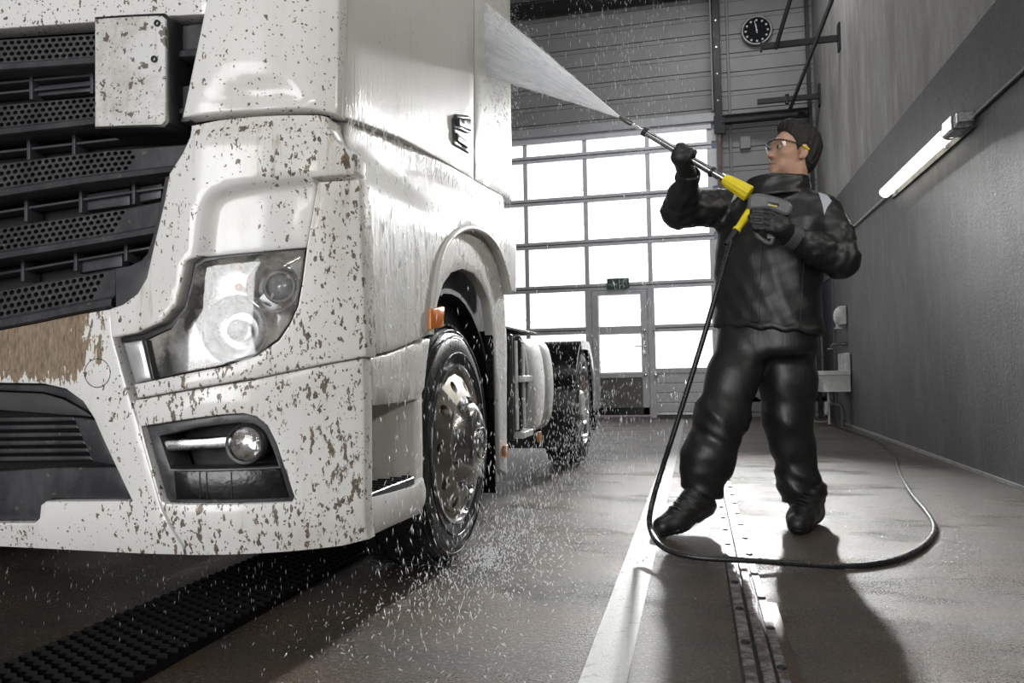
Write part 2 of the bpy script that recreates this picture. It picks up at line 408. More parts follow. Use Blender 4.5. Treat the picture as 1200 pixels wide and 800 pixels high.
# posts beside the wicket
for x in (-1.665, -.665):
    box('wicket_post', (x-.05, YG-.035, 0), (x+.05, YG+.05, 2.042), GM, gt, .006)
wk = mesh('wicket_door', *box_vf((-1.6, YG-.03, .05), (-.73, YG+.0, .055)), GM, gt)
box('wicket_stile', (-1.6, YG-.045, .055), (-1.50, YG+.03, 2.03), GM, wk, .006); box('wicket_stile', (-.83, YG-.045, .055), (-.73, YG+.03, 2.03), GM, wk, .006)
for za, zb in ((1.96, 2.03), (1.335, 1.46), (.64, .72)): box('wicket_rail', (-1.5, YG-.04, za), (-.83, YG+.03, zb), GM, wk, .006)
box('wicket_kick_panel', (-1.5, YG-.025, .15), (-.83, YG+.02, .64), simple('olive_grey_panel', (.2, .195, .18), .45), wk)
box('wicket_seal', (-1.6, YG-.045, .055), (-.73, YG-.03, .17), MAT['rubber'], wk)
box('wicket_pane', (-1.49, YG, .73), (-.84, YG+.015, 1.33), MAT['pane'], wk); box('wicket_pane', (-1.49, YG, 1.465), (-.84, YG+.015, 1.955), MAT['pane'], wk)
g = G(); gbox(g, (-.80, YG-.058, .98), (-.765, YG-.045, 1.24), .004); g.add(*rod_vf((-.782, YG-.05, 1.13), (-.782, YG-.10, 1.13), .011)); g.add(*rod_vf((-.772, YG-.10, 1.13), (-.93, YG-.10, 1.13), .011)); g.mesh('lever_handle', MAT['chrome'], wk, 40)
for z in (.68, 1.39):
    for x in (-.78, -.62): lathe('hinge_cap', [(0, .028), (.03, .028), (.04, .018), (.042, 0)], (x, YG-.04, z), (0, -1, 0), MAT['chrome'], gt, 12)
# exit sign on the rail over the wicket
sg = empty('exit_sign', (-1.17, YG-.06, 2.09), 'small green exit sign with arrow and running figure above the wicket door', 'sign')
SGN = simple('exit_sign_green', (.05, .11, .095), .5); SGW = simple('exit_sign_pale', (.33, .43, .40), .5)
box('sign_plate', (-1.35, YG-.075, 2.055), (-1.0, YG-.055, 2.225), SGN, sg, .004)
ys = YG-.079
g = G(); g.add(*bar_vf((-1.255, ys, 2.2), (-1.255, ys, 2.09), .02, .006, (0, 1, 0))); g.add(*bar_vf((-1.31, ys, 2.14), (-1.25, ys, 2.082), .02, .006, (0, 1, 0))); g.add(*bar_vf((-1.2, ys, 2.14), (-1.26, ys, 2.082), .02, .006, (0, 1, 0))); g.mesh('arrow', SGW, sg)
g = G(); g.add(*lathe_vf([(0, .016), (.006, .016), (.006, 0)], (-1.075, ys+.004, 2.195), (0, -1, 0), 10))
for a, b, w in (((-1.08, 2.185), (-1.1, 2.13), .026), ((-1.1, 2.135), (-1.065, 2.10), .015), ((-1.065, 2.10), (-1.08, 2.07), .013), ((-1.1, 2.13), (-1.125, 2.10), .015), ((-1.125, 2.10), (-1.155, 2.105), .013), ((-1.08, 2.175), (-1.13, 2.165), .012), ((-1.08, 2.175), (-1.05, 2.145), .012)):
    g.add(*bar_vf((a[0], ys, a[1]), (b[0], ys, b[1]), w, .005, (0, 1, 0)))
g.mesh('running_figure', SGW, sg)
g = G()
for a, b in (((-1.035, 2.21), (-1.035, 2.07)), ((-1.15, 2.21), (-1.035, 2.21))): g.add(*bar_vf((a[0], ys, a[1]), (b[0], ys, b[1]), .008, .004, (0, 1, 0)))
g.mesh('doorway_mark', SGW, sg)

# steel around the gate
BS = MAT['black_steel']
t = empty('gate_post', (.44, 12.2, 0), 'tall dark steel guide post beside the exit gate', 'post')
box('post', (.385, 12.16, 4.5), (.50, 12.28, ZC), BS, t, .006); box('lower_track', (.41, 12.18, 0), (.47, 12.28, 4.5), simple('rusty_track', (.13, .1, .085), .5, .4, .3), t, .004)
box('guide_flange', (.37, 12.15, 4.38), (.54, 12.17, 4.66), BS, t, .004); box('track_lip', (.355, 12.14, 4.75), (.372, 12.28, ZC), MAT['panel'], t)
for k in range(6): lathe('bolt', [(0, .014), (.01, .014), (.01, 0)], (.44, 12.16, 4.9+k*.42), (0, -1, 0), MAT['steel'], t, 6)
t = empty('gate_shaft', (-2.5, 12.1, 6.58), 'black torsion shaft and beam above the exit gate', 'beam')
box('beam', (XL+.1, 12.05, 6.62), (.34, 12.25, 6.76), BS, t, .006); rod('shaft', (XL+.2, 11.98, 6.86), (.34, 11.98, 6.86), .045, MAT['steel'], t)
for x in (-2.2, -1.0): lathe('spring_drum', [(0, 0), (0, .1), (.05, .1), (.06, .07), (.25, .07), (.25, 0)], (x, 11.98, 6.86), (1, 0, 0), BS, t, 18)
lathe('chain_wheel', [(0, 0), (0, .12), (.05, .12), (.05, 0)], (.27, 11.98, 6.62), (1, 0, 0), BS, t, 16)
t = empty('steel_beam', (1.15, 12.2, 4.55), 'thick dark horizontal steel beam running from gate post to corner', 'beam')
box('web', (.5, 12.17, 4.555), (XW-.09, 12.24, 4.645), BS, t); box('flange', (.5, 12.13, 4.645), (XW-.09, 12.28, 4.66), BS, t); box('flange', (.5, 12.13, 4.54), (XW-.09, 12.28, 4.555), BS, t)
rod('brace_stub', (1.62, 12.2, 4.6), (1.72, 12.0, 4.5), .03, BS, t)
t = tag(box('corner_pole', (1.735, 12.06, 0), (1.79, 12.12, ZC), BS, None, .005), 'dark upright steel pole standing in the wall corner', 'post')
t = empty('wall_bracket', (1.4, 10.27, 4.88), 'dark steel bracket arm with end plate fixed to the upper plaster', 'bracket')
bar('arm', (XW-.01, 10.27, 4.9), (.935, 10.27, 4.9), .05, .075, BS, t); box('end_plate', (XW-.012, 10.2, 4.74), (XW+.012, 10.34, 5.08), BS, t, .003); box('end_cap', (.92, 10.23, 4.84), (.945, 10.31, 4.95), BS, t)
rod('tie_rod', tuple(pl(908.5, 58, 1, 10.27)), tuple(pl(930, -14, 1, 10.0)), .028, BS, t)
t = empty('wall_bracket', (1.3, 11.9, 4.6), 'dark flat steel bracket arm low in the corner with a long diagonal brace', 'bracket')
bar('arm', (XW, 11.9, 4.73), (1.0, 11.9, 4.73), .05, .075, BS, t); box('end_plate', (XW-.012, 11.83, 4.58), (XW+.012, 11.97, 4.9), BS, t, .003)
rod('diagonal_brace', tuple(pl(925, 130, 1, 11.9)), tuple(pl(981, -16, 1, 9.2)), .027, BS, t)
rod('diagonal_brace_foot', (1.42, 11.9, 4.66), (1.42, 11.9, 4.8), .03, BS, t)
t = tag(tube('wall_conduit', [(.62, 12.36, .0), (.62, 12.36, 3.0), (.62, 12.36, ZC)], .02, MAT['panel']), 'thin grey conduit running up the sheet panels beside the gate post', 'pipe')
t = empty('junction_box', (.83, 12.38, 4.2), 'small grey junction box on the sheet panels above the worker', 'box')
box('housing', (.76, 12.33, 4.16), (.92, 12.4, 4.36), MAT['panel'], t, .01); box('lid', (.765, 12.322, 4.165), (.915, 12.332, 4.355), MAT['panel'], t, .003)

# clock
cp = pl(886.5, 37, 1, 12.35)
t = empty('wall_clock', tuple(cp), 'round black wall clock with chrome rim and white markers', 'clock')
lathe('rim', [(0, .232), (.05, .235), (.06, .225), (.06, .205), (.05, .2), (.045, .2)], cp, (0, -1, 0), simple('dull_clock_rim', (.2, .2, .21), .45, .6), t, 40)
lathe('dial', [(.03, 0), (.03, .205)], cp, (0, -1, 0), simple('clock_dial', (.008, .009, .011), .7, spec=.15), t, 40)
WH = simple('clock_white', (.62, .65, .68), .5)
g0 = None
for k in range(12):
    a = k*math.pi/6; p = cp+np.array([math.sin(a)*.165, -.036, math.cos(a)*.165])
    if g0 is None: g0 = lathe('marker', [(0, .017), (.006, .017), (.006, 0)], p, (0, -1, 0), WH, t, 10); q0 = p
    else: copy_obj(g0, t, p-q0)
yk = cp[1]-.045
bar('minute_hand', (cp[0]+.005, yk, cp[2]-.04), (cp[0]-.03, yk, cp[2]+.155), .012, .004, WH, t, (0, 1, 0)); bar('hour_hand', (cp[0], yk+.005, cp[2]-.03), (cp[0]-.012, yk+.005, cp[2]+.10), .016, .004, WH, t, (0, 1, 0))
lathe('hub', [(0, .014), (.02, .014), (.02, 0)], (cp[0], yk+.01, cp[2]), (0, -1, 0), WH, t, 12)

# tube lamp on the wall
zl = 2.40; xl = XW-.075
LTM = emit('lit_tube', (1.0, .97, .80), 3.0)
def tube_lamp(ya, yb, label):
    t = empty('tube_lamp', (XW, (ya+yb)/2, zl), label, 'lamp', 'tube lamps along the plaster wall')
    lathe('lit_tube', [(0, 0), (0, .05), (yb-ya, .05), (yb-ya, 0)], (xl, ya, zl), (0, 1, 0), LTM, t, 20)
    lathe('end_cap', [(0, 0), (0, .055), (.04, .056), (.07, .045), (.08, 0)], (xl, yb-.01, zl), (0, 1, 0), MAT['chrome'], t, 20)
    lathe('end_collar', [(0, .056), (.045, .058), (.045, .05)], (xl, ya-.045, zl), (0, 1, 0), MAT['steel'], t, 20)
    g = G(); gbox(g, (xl-.06, ya-.26, zl-.055), (xl+.06, ya-.04, zl+.055), .012); gbox(g, (xl-.045, ya-.33, zl-.03), (xl+.06, ya-.26, zl+.045), .006); fixn(g.mesh('ballast_box', MAT['steel'], t, 30))
    box('mount_plate', (xl+.05, ya-.3, zl-.07), (XW, yb, zl-.02), MAT['black_steel'], t)
    for y in (ya+.2, yb-.2): box('clip', (xl+.03, y, zl-.055), (XW, y+.03, zl+.055), MAT['steel'], t)
    al = bpy.data.lights.new('tube_glow', 'AREA'); al.shape = 'RECTANGLE'; al.size = .06; al.size_y = yb-ya; al.energy = 14; al.color = (1, .96, .82)
    ao = bpy.data.objects.new('tube_glow', al); COL.objects.link(ao); ao.parent = t; ao.location = (xl-.056-XW, 0, 0); ao.rotation_euler = (0, math.pi/2, 0)
ya, yb = 5.98, 7.88
tube_lamp(ya, yb, 'lit white tube lamp with steel end box on the plaster wall beside the worker')
tube_lamp(1.6, 3.5, 'added tube lamp out of view on the plaster wall, brightening the truck flank')  # added lamp outside the view, side light for the truck flank
tube_lamp(-2.8, -.9, 'second added tube lamp out of view near the entrance gate, more side fill')  # another added lamp out of view, more side fill
tag(tube('lamp_conduit', [(XW-.02, ya-.3, zl+.005), (XW-.02, 4.4, zl+.01), (XW-.02, 3.62, zl+.01)], .014, MAT['grey_plastic']), 'dark conduit feeding the tube lamp along the wall', 'pipe')
tag(tube('lamp_rod', [(XW-.03, yb+.05, zl-.01), (XW-.03, 9.3, zl-.01), (XW-.03, 10.3, zl-.01)], .013, MAT['white_enamel']), 'thin bright steel rod running on from the tube lamp', 'pipe')

# dark door in the right wall beyond the sink
dr = empty('door_2', (XW, 11.75, 0), 'dark blue steel door in the plaster wall beyond the sink', None, None, 'structure')
box('leaf', (XW-.02, 11.32, .01), (XW+.01, 12.2, 1.98), MAT['dark_blue'], dr, .004)
box('jamb', (XW-.03, 11.24, 0), (XW+.01, 11.32, 2.04), simple('grey_jamb', (.09, .09, .1), .5), dr); box('head', (XW-.03, 11.24, 1.98), (XW+.01, 12.28, 2.06), MAT['grey_plastic'], dr)
g = G(); g.add(*rod_vf((XW-.02, 11.42, 1.0), (XW-.07, 11.42, 1.0), .012)); g.add(*rod_vf((XW-.07, 11.41, 1.0), (XW-.07, 11.55, 1.0), .011)); g.mesh('handle', MAT['steel'], dr, 40)

# sink
sy0, sy1, sd = 10.25, 10.75, .40
t = empty('wash_basin', (XW-.2, 10.5, .5), 'small white wall-hung sink with raised backsplash', 'sink')
bm_v = []; zt = .70
prof = [(0, 0, .045, zt-.26), (.01, .01, .03, zt-.2), (0, 0, 0, zt-.06), (-.015, -.015, -.02, zt-.05), (-.015, -.015, -.02, zt), (.03, .03, .02, zt), (.05, .05, .04, zt-.04), (.09, .1, .1, zt-.2)]
V = []; Fc = []
for (a, b, c, z) in prof:
    x0, x1, y0, y1 = XW-sd+c, XW-.012 if z <= zt-.2+.2 else XW-.012, sy0+a, sy1-b; r = .05
    for (cx, cy, a0) in ((x0+r, y0+r, 180), (x1-r*.2, y0+r*.2, 270), (x1-r*.2, y1-r*.2, 0), (x0+r, y1-r, 90)):
        rr = r if cx < XW-sd+.2 else r*.2
        for k in range(5):
            an = math.radians(a0+k*22.5); V.append((cx+rr*math.cos(an), cy+rr*math.sin(an), z))
m = 20
for i in range(len(prof)-1):
    for k in range(m): Fc.append([i*m+k, i*m+(k+1) % m, (i+1)*m+(k+1) % m, (i+1)*m+k])
Fc += [list(range(m))[::-1], list(range((len(prof)-1)*m, len(prof)*m))]
fixn(mesh('basin', V, Fc, MAT['white_enamel'], t, 40))
box('backsplash', (XW-.07, sy0-.01, zt-.05), (XW-.008, sy1+.01, zt+.22), MAT['white_enamel'], t, .012)
lathe('drain', [(0, .02), (.004, .02), (.004, 0)], (XW-.2, 10.5, zt-.2), (0, 0, 1), MAT['chrome'], t, 12)
g = G(); g.add(*tube_vf([(XW-.01, 10.5, zt+.34), (XW-.1, 10.5, zt+.34), (XW-.17, 10.5, zt+.335), (XW-.19, 10.5, zt+.30)], .017, 10)); g.add(*lathe_vf([(0, .03), (.02, .03), (.05, .02), (.05, 0)], (XW-.012, 10.5, zt+.34), (-1, 0, 0), 12))
tag(g.mesh('wall_tap', simple('dull_tap', (.1, .1, .11), .35, .6), None, 40), 'dull metal tap on the wall over the sink', 'tap')
t = empty('soap_dispenser', (XW-.05, 10.5, 1.24), 'white soap dispenser on the wall above the sink', 'dispenser')
def disp(X, Y, Z):
    a = np.maximum(np.maximum(np.abs(X-(XW-.045))-.04, np.abs(Y-10.5)-.10), np.abs(Z-1.40)-.12)-.0
    b = ell_d(X, Y, Z, (XW-.09, 10.5, 1.39), (.06, .1, .115)); return smin(a, b, .02)
sdf('housing', disp, (XW-.18, 10.36, 1.24), (XW+.01, 10.64, 1.54), .012, MAT['white_enamel'], t, 60)
g = G(); g.add(*rod_vf((XW-.1, 10.5, 1.29), (XW-.1, 10.5, 1.235), .028, .018)); gbox(g, (XW-.14, 10.47, 1.235), (XW-.05, 10.53, 1.25)); g.mesh('pump', MAT['grey_alu'], t, 40)
t = empty('drain_pipe', (XW-.14, 10.5, 0), 'waste pipes with white valve under the sink', 'pipe')
tube('waste_pipe', crom([(XW-.2, 10.5, .44), (XW-.2, 10.5, .33), (XW-.2, 10.45, .28), (XW-.13, 10.42, .27), (XW-.1, 10.42, .2), (XW-.1, 10.42, .0)], 4), .03, MAT['grey_plastic'], t, 10)
tube('supply_pipe', [(XW-.24, 10.5, .44), (XW-.24, 10.5, .02)], .016, MAT['white_enamel'], t, 8)
V, Fc = tube_vf([(XW-.27, 10.5+.055*math.cos(a), .22+.075*math.sin(a)) for a in np.linspace(0, 2*math.pi, 18, endpoint=False)], .018, 8, closed=True); mesh('valve_wheel', V, Fc, MAT['white_enamel'], t, 180)
g = G(); g.add(*rod_vf((XW-.27, 10.43, .22), (XW-.27, 10.57, .22), .01)); g.add(*rod_vf((XW-.27, 10.5, .14), (XW-.27, 10.5, .30), .01)); g.mesh('valve_spoke', MAT['white_enamel'], t, 40)
tag(tube('thin_supply_hose', crom([(XW-.24, 10.55, .06), (1.5, 10.65, .04), (1.32, 10.8, .12), (1.2, 11.0, .25), (1.0, 11.5, .27), (.9, 12.0, .3), (.88, 12.34, .32)], 8), .012, simple('pale_hose', (.25, .24, .23), .4)), 'thin pale water hose sagging behind the sink', 'hose')

# floor line and steel channel
tag(mesh('floor_line', [(-.298, -3, .002), (-.184, -3, .002), (-.184, 11.9, .002), (-.298, 11.9, .002)], [[0, 1, 2, 3]], MAT['stripe'], org=(-.24, 3, 0)), 'worn white painted line along the wet floor', 'floor line')
def rail_mat():
    n = N('worn_rail_steel'); w = n.noise(30, 6, .7); ru = n.rng(n.noise(3, 5, .6), .45, .62); sy = n.sep()[1]
    k = n.math('MULTIPLY', n.rng(w, .38, .56), n.rng(sy, 1.6, -1.6, .4, 1.0))
    n.set(Base_Color=n.mix(k, (.3, .3, .31), (.06, .04, .028)), Metallic=n.math('SUBTRACT', .6, n.math('MULTIPLY', k, .55)), Roughness=n.rng(w, .3, .7, .42, .65), Normal=n.bump(w, .4, .006)); return n.m
RM = rail_mat()
t = empty('floor_guide_rail', (.14, 3.5, 0), 'worn bolted steel guide rail sunk in the wet floor', 'rail')
Y0, Y1 = -2.5, 5.95
box('flange', (.092, Y0, 0), (.124, Y1-.35, .008), RM, t, .002); box('flange', (.172, Y0, 0), (.198, Y1, .008), RM, t, .002)
box('slot', (.124, Y0, 0), (.134, Y1-.2, .003), MAT['void'], t); box('centre_bar', (.134, Y0, 0), (.163, Y1-.1, .016), RM, t, .003); box('slot', (.163, Y0, 0), (.172, Y1, .003), MAT['void'], t)
box('edge_strip', (.086, Y0, 0), (.092, Y1-.4, .004), MAT['void'], t); box('rust_strip', (.198, Y0, 0), (.226, 2.6, .0035), simple('rust', (.06, .035, .02), .5, .2, .3, 30), t)
b0 = None
for k in range(28):
    for sx, dy in ((.109, 0), (.185, .13)):
        y = Y0+.2+k*.3+dy
        if y > Y1-.4: continue
        p = np.array([sx, y, .008])
        if b0 is None: b0 = lathe('bolt', [(0, .0125), (.006, .0115), (.008, .006), (.008, 0)], p, (0, 0, 1), MAT['black_steel'], t, 8); pb = p
        else: copy_obj(b0, t, p-pb)

# floor grating under the cab front
t = empty('floor_grating', (-1.57, 2, 0), 'black steel drain grating with raised teeth under the cab front', 'grating')
gx0, gx1, gy0, gy1 = -1.77, -1.365, .6, 4.4
box('pit_bed', (gx0, gy0, 0), (gx1, gy1, .003), MAT['void'], t)
GRM = simple('grating_steel', (.012, .012, .013), .35, .4, .2, 40)
nb = 10; br = None
for k in range(nb+1):
    x = gx0+(gx1-gx0)*k/nb
    br = br or box('bearing_bar', (gx0-.003, gy0, 0), (gx0+.003, gy1, .022), GRM, t)
    if k: copy_obj(br, t, (x-gx0, 0, 0))
g = G(); ny = int((gy1-gy0)/.042)
tooth = None; made = 0
for j in range(ny):
    y = gy0+.02+j*.042
    for k in range(nb):
        x = gx0+(gx1-gx0)*(k+.5)/nb; o = .021 if k % 2 else 0
        V = [(x-.019, y+o-.004, .008), (x+.019, y+o-.004, .008), (x+.019, y+o+.004, .008), (x-.019, y+o+.004, .008), (x-.019, y+o-.004, .022), (x+.019, y+o-.004, .022), (x+.013, y+o+.004, .032), (x-.013, y+o+.004, .032)]
        if 1.55 < y < 2.75:
            if tooth is None: tooth = mesh('tooth', V, [[0, 1, 5, 4], [1, 2, 6, 5], [2, 3, 7, 6], [3, 0, 4, 7], [4, 5, 6, 7]], GRM, t); p0 = np.array([x, y+o, 0])
            else: copy_obj(tooth, t, np.array([x, y+o, 0])-p0)
        else: g.add(V, [[0, 1, 5, 4], [1, 2, 6, 5], [2, 3, 7, 6], [3, 0, 4, 7], [4, 5, 6, 7]])
tag(g.mesh('far_teeth', GRM, t), kind='stuff')
# ================================================================== truck
# ---- surfaces: a point is (u, v) on the surface plus a distance off it
def yf(X, z):
    d = np.maximum(0, np.asarray(X)+1.55)/.643
    return 1.765+.235*np.power(d, 2.86)+.045*np.maximum(0, np.asarray(z)-.6)*np.clip((-.95-np.asarray(X))/.4, 0, 1)
class Front:
    """the cab's curved front: u = X, v = Z"""
    def uv(s, px, py, off=0.0):
        px = np.asarray(px, float); py = np.asarray(py, float)
        D = FW+((px-600)/F)[..., None]*RT+((400-py)/F)[..., None]*UP
        t = np.full(px.shape, 1.9)
        for _ in range(30):
            P = C0+t[..., None]*D; t = t+.7*(yf(np.clip(P[..., 0], -3, -.6), P[..., 2])-off-P[..., 1])/D[..., 1]
        P = C0+t[..., None]*D; return P[..., 0], P[..., 2]
    def pos(s, u, v, off): return np.stack([u, yf(np.clip(u, -3, -.6), v)-off, v], -1)
class Side:
    """a plane of the truck's flank: u = Y, v = Z"""
    def __init__(s, x): s.x = x
    def uv(s, px, py, off=0.0):
        px = np.asarray(px, float); py = np.asarray(py, float)
        D = FW+((px-600)/F)[..., None]*RT+((400-py)/F)[..., None]*UP
        t = (s.x-C0[0])/D[..., 0]; P = C0+t[..., None]*D; return P[..., 1], P[..., 2]
    def pos(s, u, v, off): return np.stack([s.x+np.zeros_like(u)+off, u, v], -1)
FR = Front(); SD = Side(-.90); SDOOR = Side(-.945)

def inside(P, poly):
    x, y = P[:, 0], P[:, 1]; c = np.zeros(len(P), bool); n = len(poly)
    for i in range(n):
        x0, y0 = poly[i]; x1, y1 = poly[(i+1) % n]
        if y0 == y1: continue
        c ^= ((y0 > y) != (y1 > y)) & (x < (x1-x0)*(y-y0)/(y1-y0)+x0)
    return c
def sdist(P, poly):
    """distance to a polygon's rim, positive inside"""
    d = np.full(len(P), 1e9); n = len(poly)
    for i in range(n):
        a = poly[i]; b = poly[(i+1) % n]; e = b-a; t = np.clip(((P-a)@e)/(e@e+1e-12), 0, 1); d = np.minimum(d, np.linalg.norm(P-a-t[:, None]*e, axis=1))
    return np.where(inside(P, poly), d, -d)
def resample(L, s):
    out = []; n = len(L)
    for i in range(n):
        a = L[i]; b = L[(i+1) % n]; k = max(1, int(math.ceil(np.linalg.norm(b-a)/s)))
        for j in range(k): out.append(a+(b-a)*j/k)
    return np.array(out)
def area2(L): x, y = L[:, 0], L[:, 1]; return .5*np.sum(x*np.roll(y, -1)-np.roll(x, -1)*y)
def inset(L, b):
    e = np.roll(L, -1, 0)-L; e /= np.linalg.norm(e, axis=1)[:, None]+1e-12
    nrm = np.stack([-e[:, 1], e[:, 0]], 1); p = np.roll(nrm, 1, 0); m = p+nrm; l = np.linalg.norm(m, axis=1)[:, None]; m = m/(l+1e-9)
    k = np.clip(1/np.maximum((m*nrm).sum(1), .5), 1, 1.7)[:, None]; return L+m*b*k
def panel_vf(surf, outer, holes=(), off=0.0, thick=.02, bev=.004, res=.05, smooth=False, uvin=False, bevo=None, feats=()):
    bo = bev if bevo is None else bevo
    def loop(pts, ccw):
        pts = np.array(pts, float)
        if smooth: pts = crom(pts, 4, True)
        L = pts if uvin else np.stack(surf.uv(pts[:, 0], pts[:, 1], off if not callable(off) else 0.0), 1)
        if (area2(L) > 0) != ccw: L = L[::-1]
        L = resample(L, res); k = np.linalg.norm(np.roll(L, -1, 0)-L, axis=1) > 1e-4; return L[k]
    loops = [loop(outer, True)]+[loop(h, False) for h in holes]
    ins = [inset(L, bev) for L in loops]
    offf = off if callable(off) else (lambda P: np.full(len(P), float(off)))
    A = np.vstack(ins); lo = A.min(0); hi = A.max(0)
    gx, gy = np.meshgrid(np.arange(lo[0]+res*.37, hi[0], res), np.arange(lo[1]+res*.41, hi[1], res)); gp = np.stack([gx.ravel(), gy.ravel()], 1)
    if len(gp):
        k = sdist(gp, ins[0]) > res*.45
        for h in ins[1:]: k &= sdist(gp, h) < -res*.45
        gp = gp[k]
    if len(feats):
        fp = np.vstack([resample(np.array(q, float), res*.6) for q in feats]); k = sdist(fp, ins[0]) > res*.3
        fp = fp[k]; dd = np.min(np.linalg.norm(gp[:, None]-fp[None], axis=2), axis=1); gp = np.vstack([gp[dd > res*.6], fp])
    P2 = np.vstack([A, gp]); ed = []; o = 0
    for L in ins: n = len(L); ed += [(o+i, o+(i+1) % n) for i in range(n)]; o += n
    v2, _, f2, *_ = delaunay_2d_cdt([Vector(p) for p in P2.tolist()], ed, [], 0, 1e-7)
    Pv = np.array([[p.x, p.y] for p in v2]); f2 = [list(f) for f in f2]
    cen = np.array([Pv[f].mean(0) for f in f2]); k = inside(cen, ins[0])
    for h in ins[1:]: k &= ~inside(cen, h)
    Fc = [f for f, q in zip(f2, k) if q]
    V = [surf.pos(Pv[:, 0], Pv[:, 1], offf(Pv))]; base = len(Pv)
    for L, I in zip(loops, ins):
        n = len(L); o3 = offf(I)
        V += [surf.pos(I[:, 0], I[:, 1], o3), surf.pos(L[:, 0]*.7+I[:, 0]*.3, L[:, 1]*.7+I[:, 1]*.3, o3-bo*.3), surf.pos(L[:, 0], L[:, 1], o3-bo), surf.pos(L[:, 0], L[:, 1], o3-thick)]
        for r in range(3):
            for i in range(n): j = (i+1) % n; Fc.append([base+r*n+i, base+(r+1)*n+i, base+(r+1)*n+j, base+r*n+j])
        base += 4*n
    return np.vstack(V), Fc
def panel(name, surf, outer, mat, parent, holes=(), off=0.0, thick=.02, bev=.004, res=.05, smooth=False, ang=35, uvin=False, feats=()):
    V, Fc = panel_vf(surf, outer, holes, off, thick, bev, res, smooth, uvin, feats=feats)
    o = mesh(name, V, Fc, mat, parent)
    bm = bmesh.new(); bm.from_mesh(o.data); bmesh.ops.remove_doubles(bm, verts=bm.verts, dist=1e-5); bmesh.ops.recalc_face_normals(bm, faces=bm.faces)
    # outward = away from the cab
    bm.to_mesh(o.data); bm.free()
    o.data.shade_smooth(); o.data.set_sharp_from_angle(angle=math.radians(ang)); return o
def sst(x): x = np.clip(x, 0, 1); return x*x*(3-2*x)
def uvpoly(surf, pts, smooth=False):
    p = np.array(pts, float)
    if smooth: p = crom(p, 4, True)
    return np.stack(surf.uv(p[:, 0], p[:, 1]), 1)

# ---- paint: white, with the mud that the photo shows on the front and water film on the flank
def spots(n, scale, lo, size, vec=None, warp=.02):
    wv = n.nd('TexNoise'); n.put(wv.inputs['Vector'], vec if vec is not None else n.tc.outputs['Object']); wv.inputs['Scale'].default_value = scale*1.4; wv.inputs['Detail'].default_value = 3
    vm = n.nd('VectorMath', operation='MULTIPLY_ADD'); n.put(vm.inputs[0], wv.outputs['Color']); vm.inputs[1].default_value = (warp,)*3; n.put(vm.inputs[2], vec if vec is not None else n.tc.outputs['Object'])
    v = n.nd('TexVoronoi'); n.put(v.inputs['Vector'], vm.outputs[0]); v.inputs['Scale'].default_value = scale
    s = n.nd('SeparateColor'); n.put(s.inputs[0], v.outputs['Color'])
    thr = n.rng(s.outputs[0], lo, 1.0, 0.0, size)
    return n.math('LESS_THAN', v.outputs['Distance'], thr), s.outputs[1]
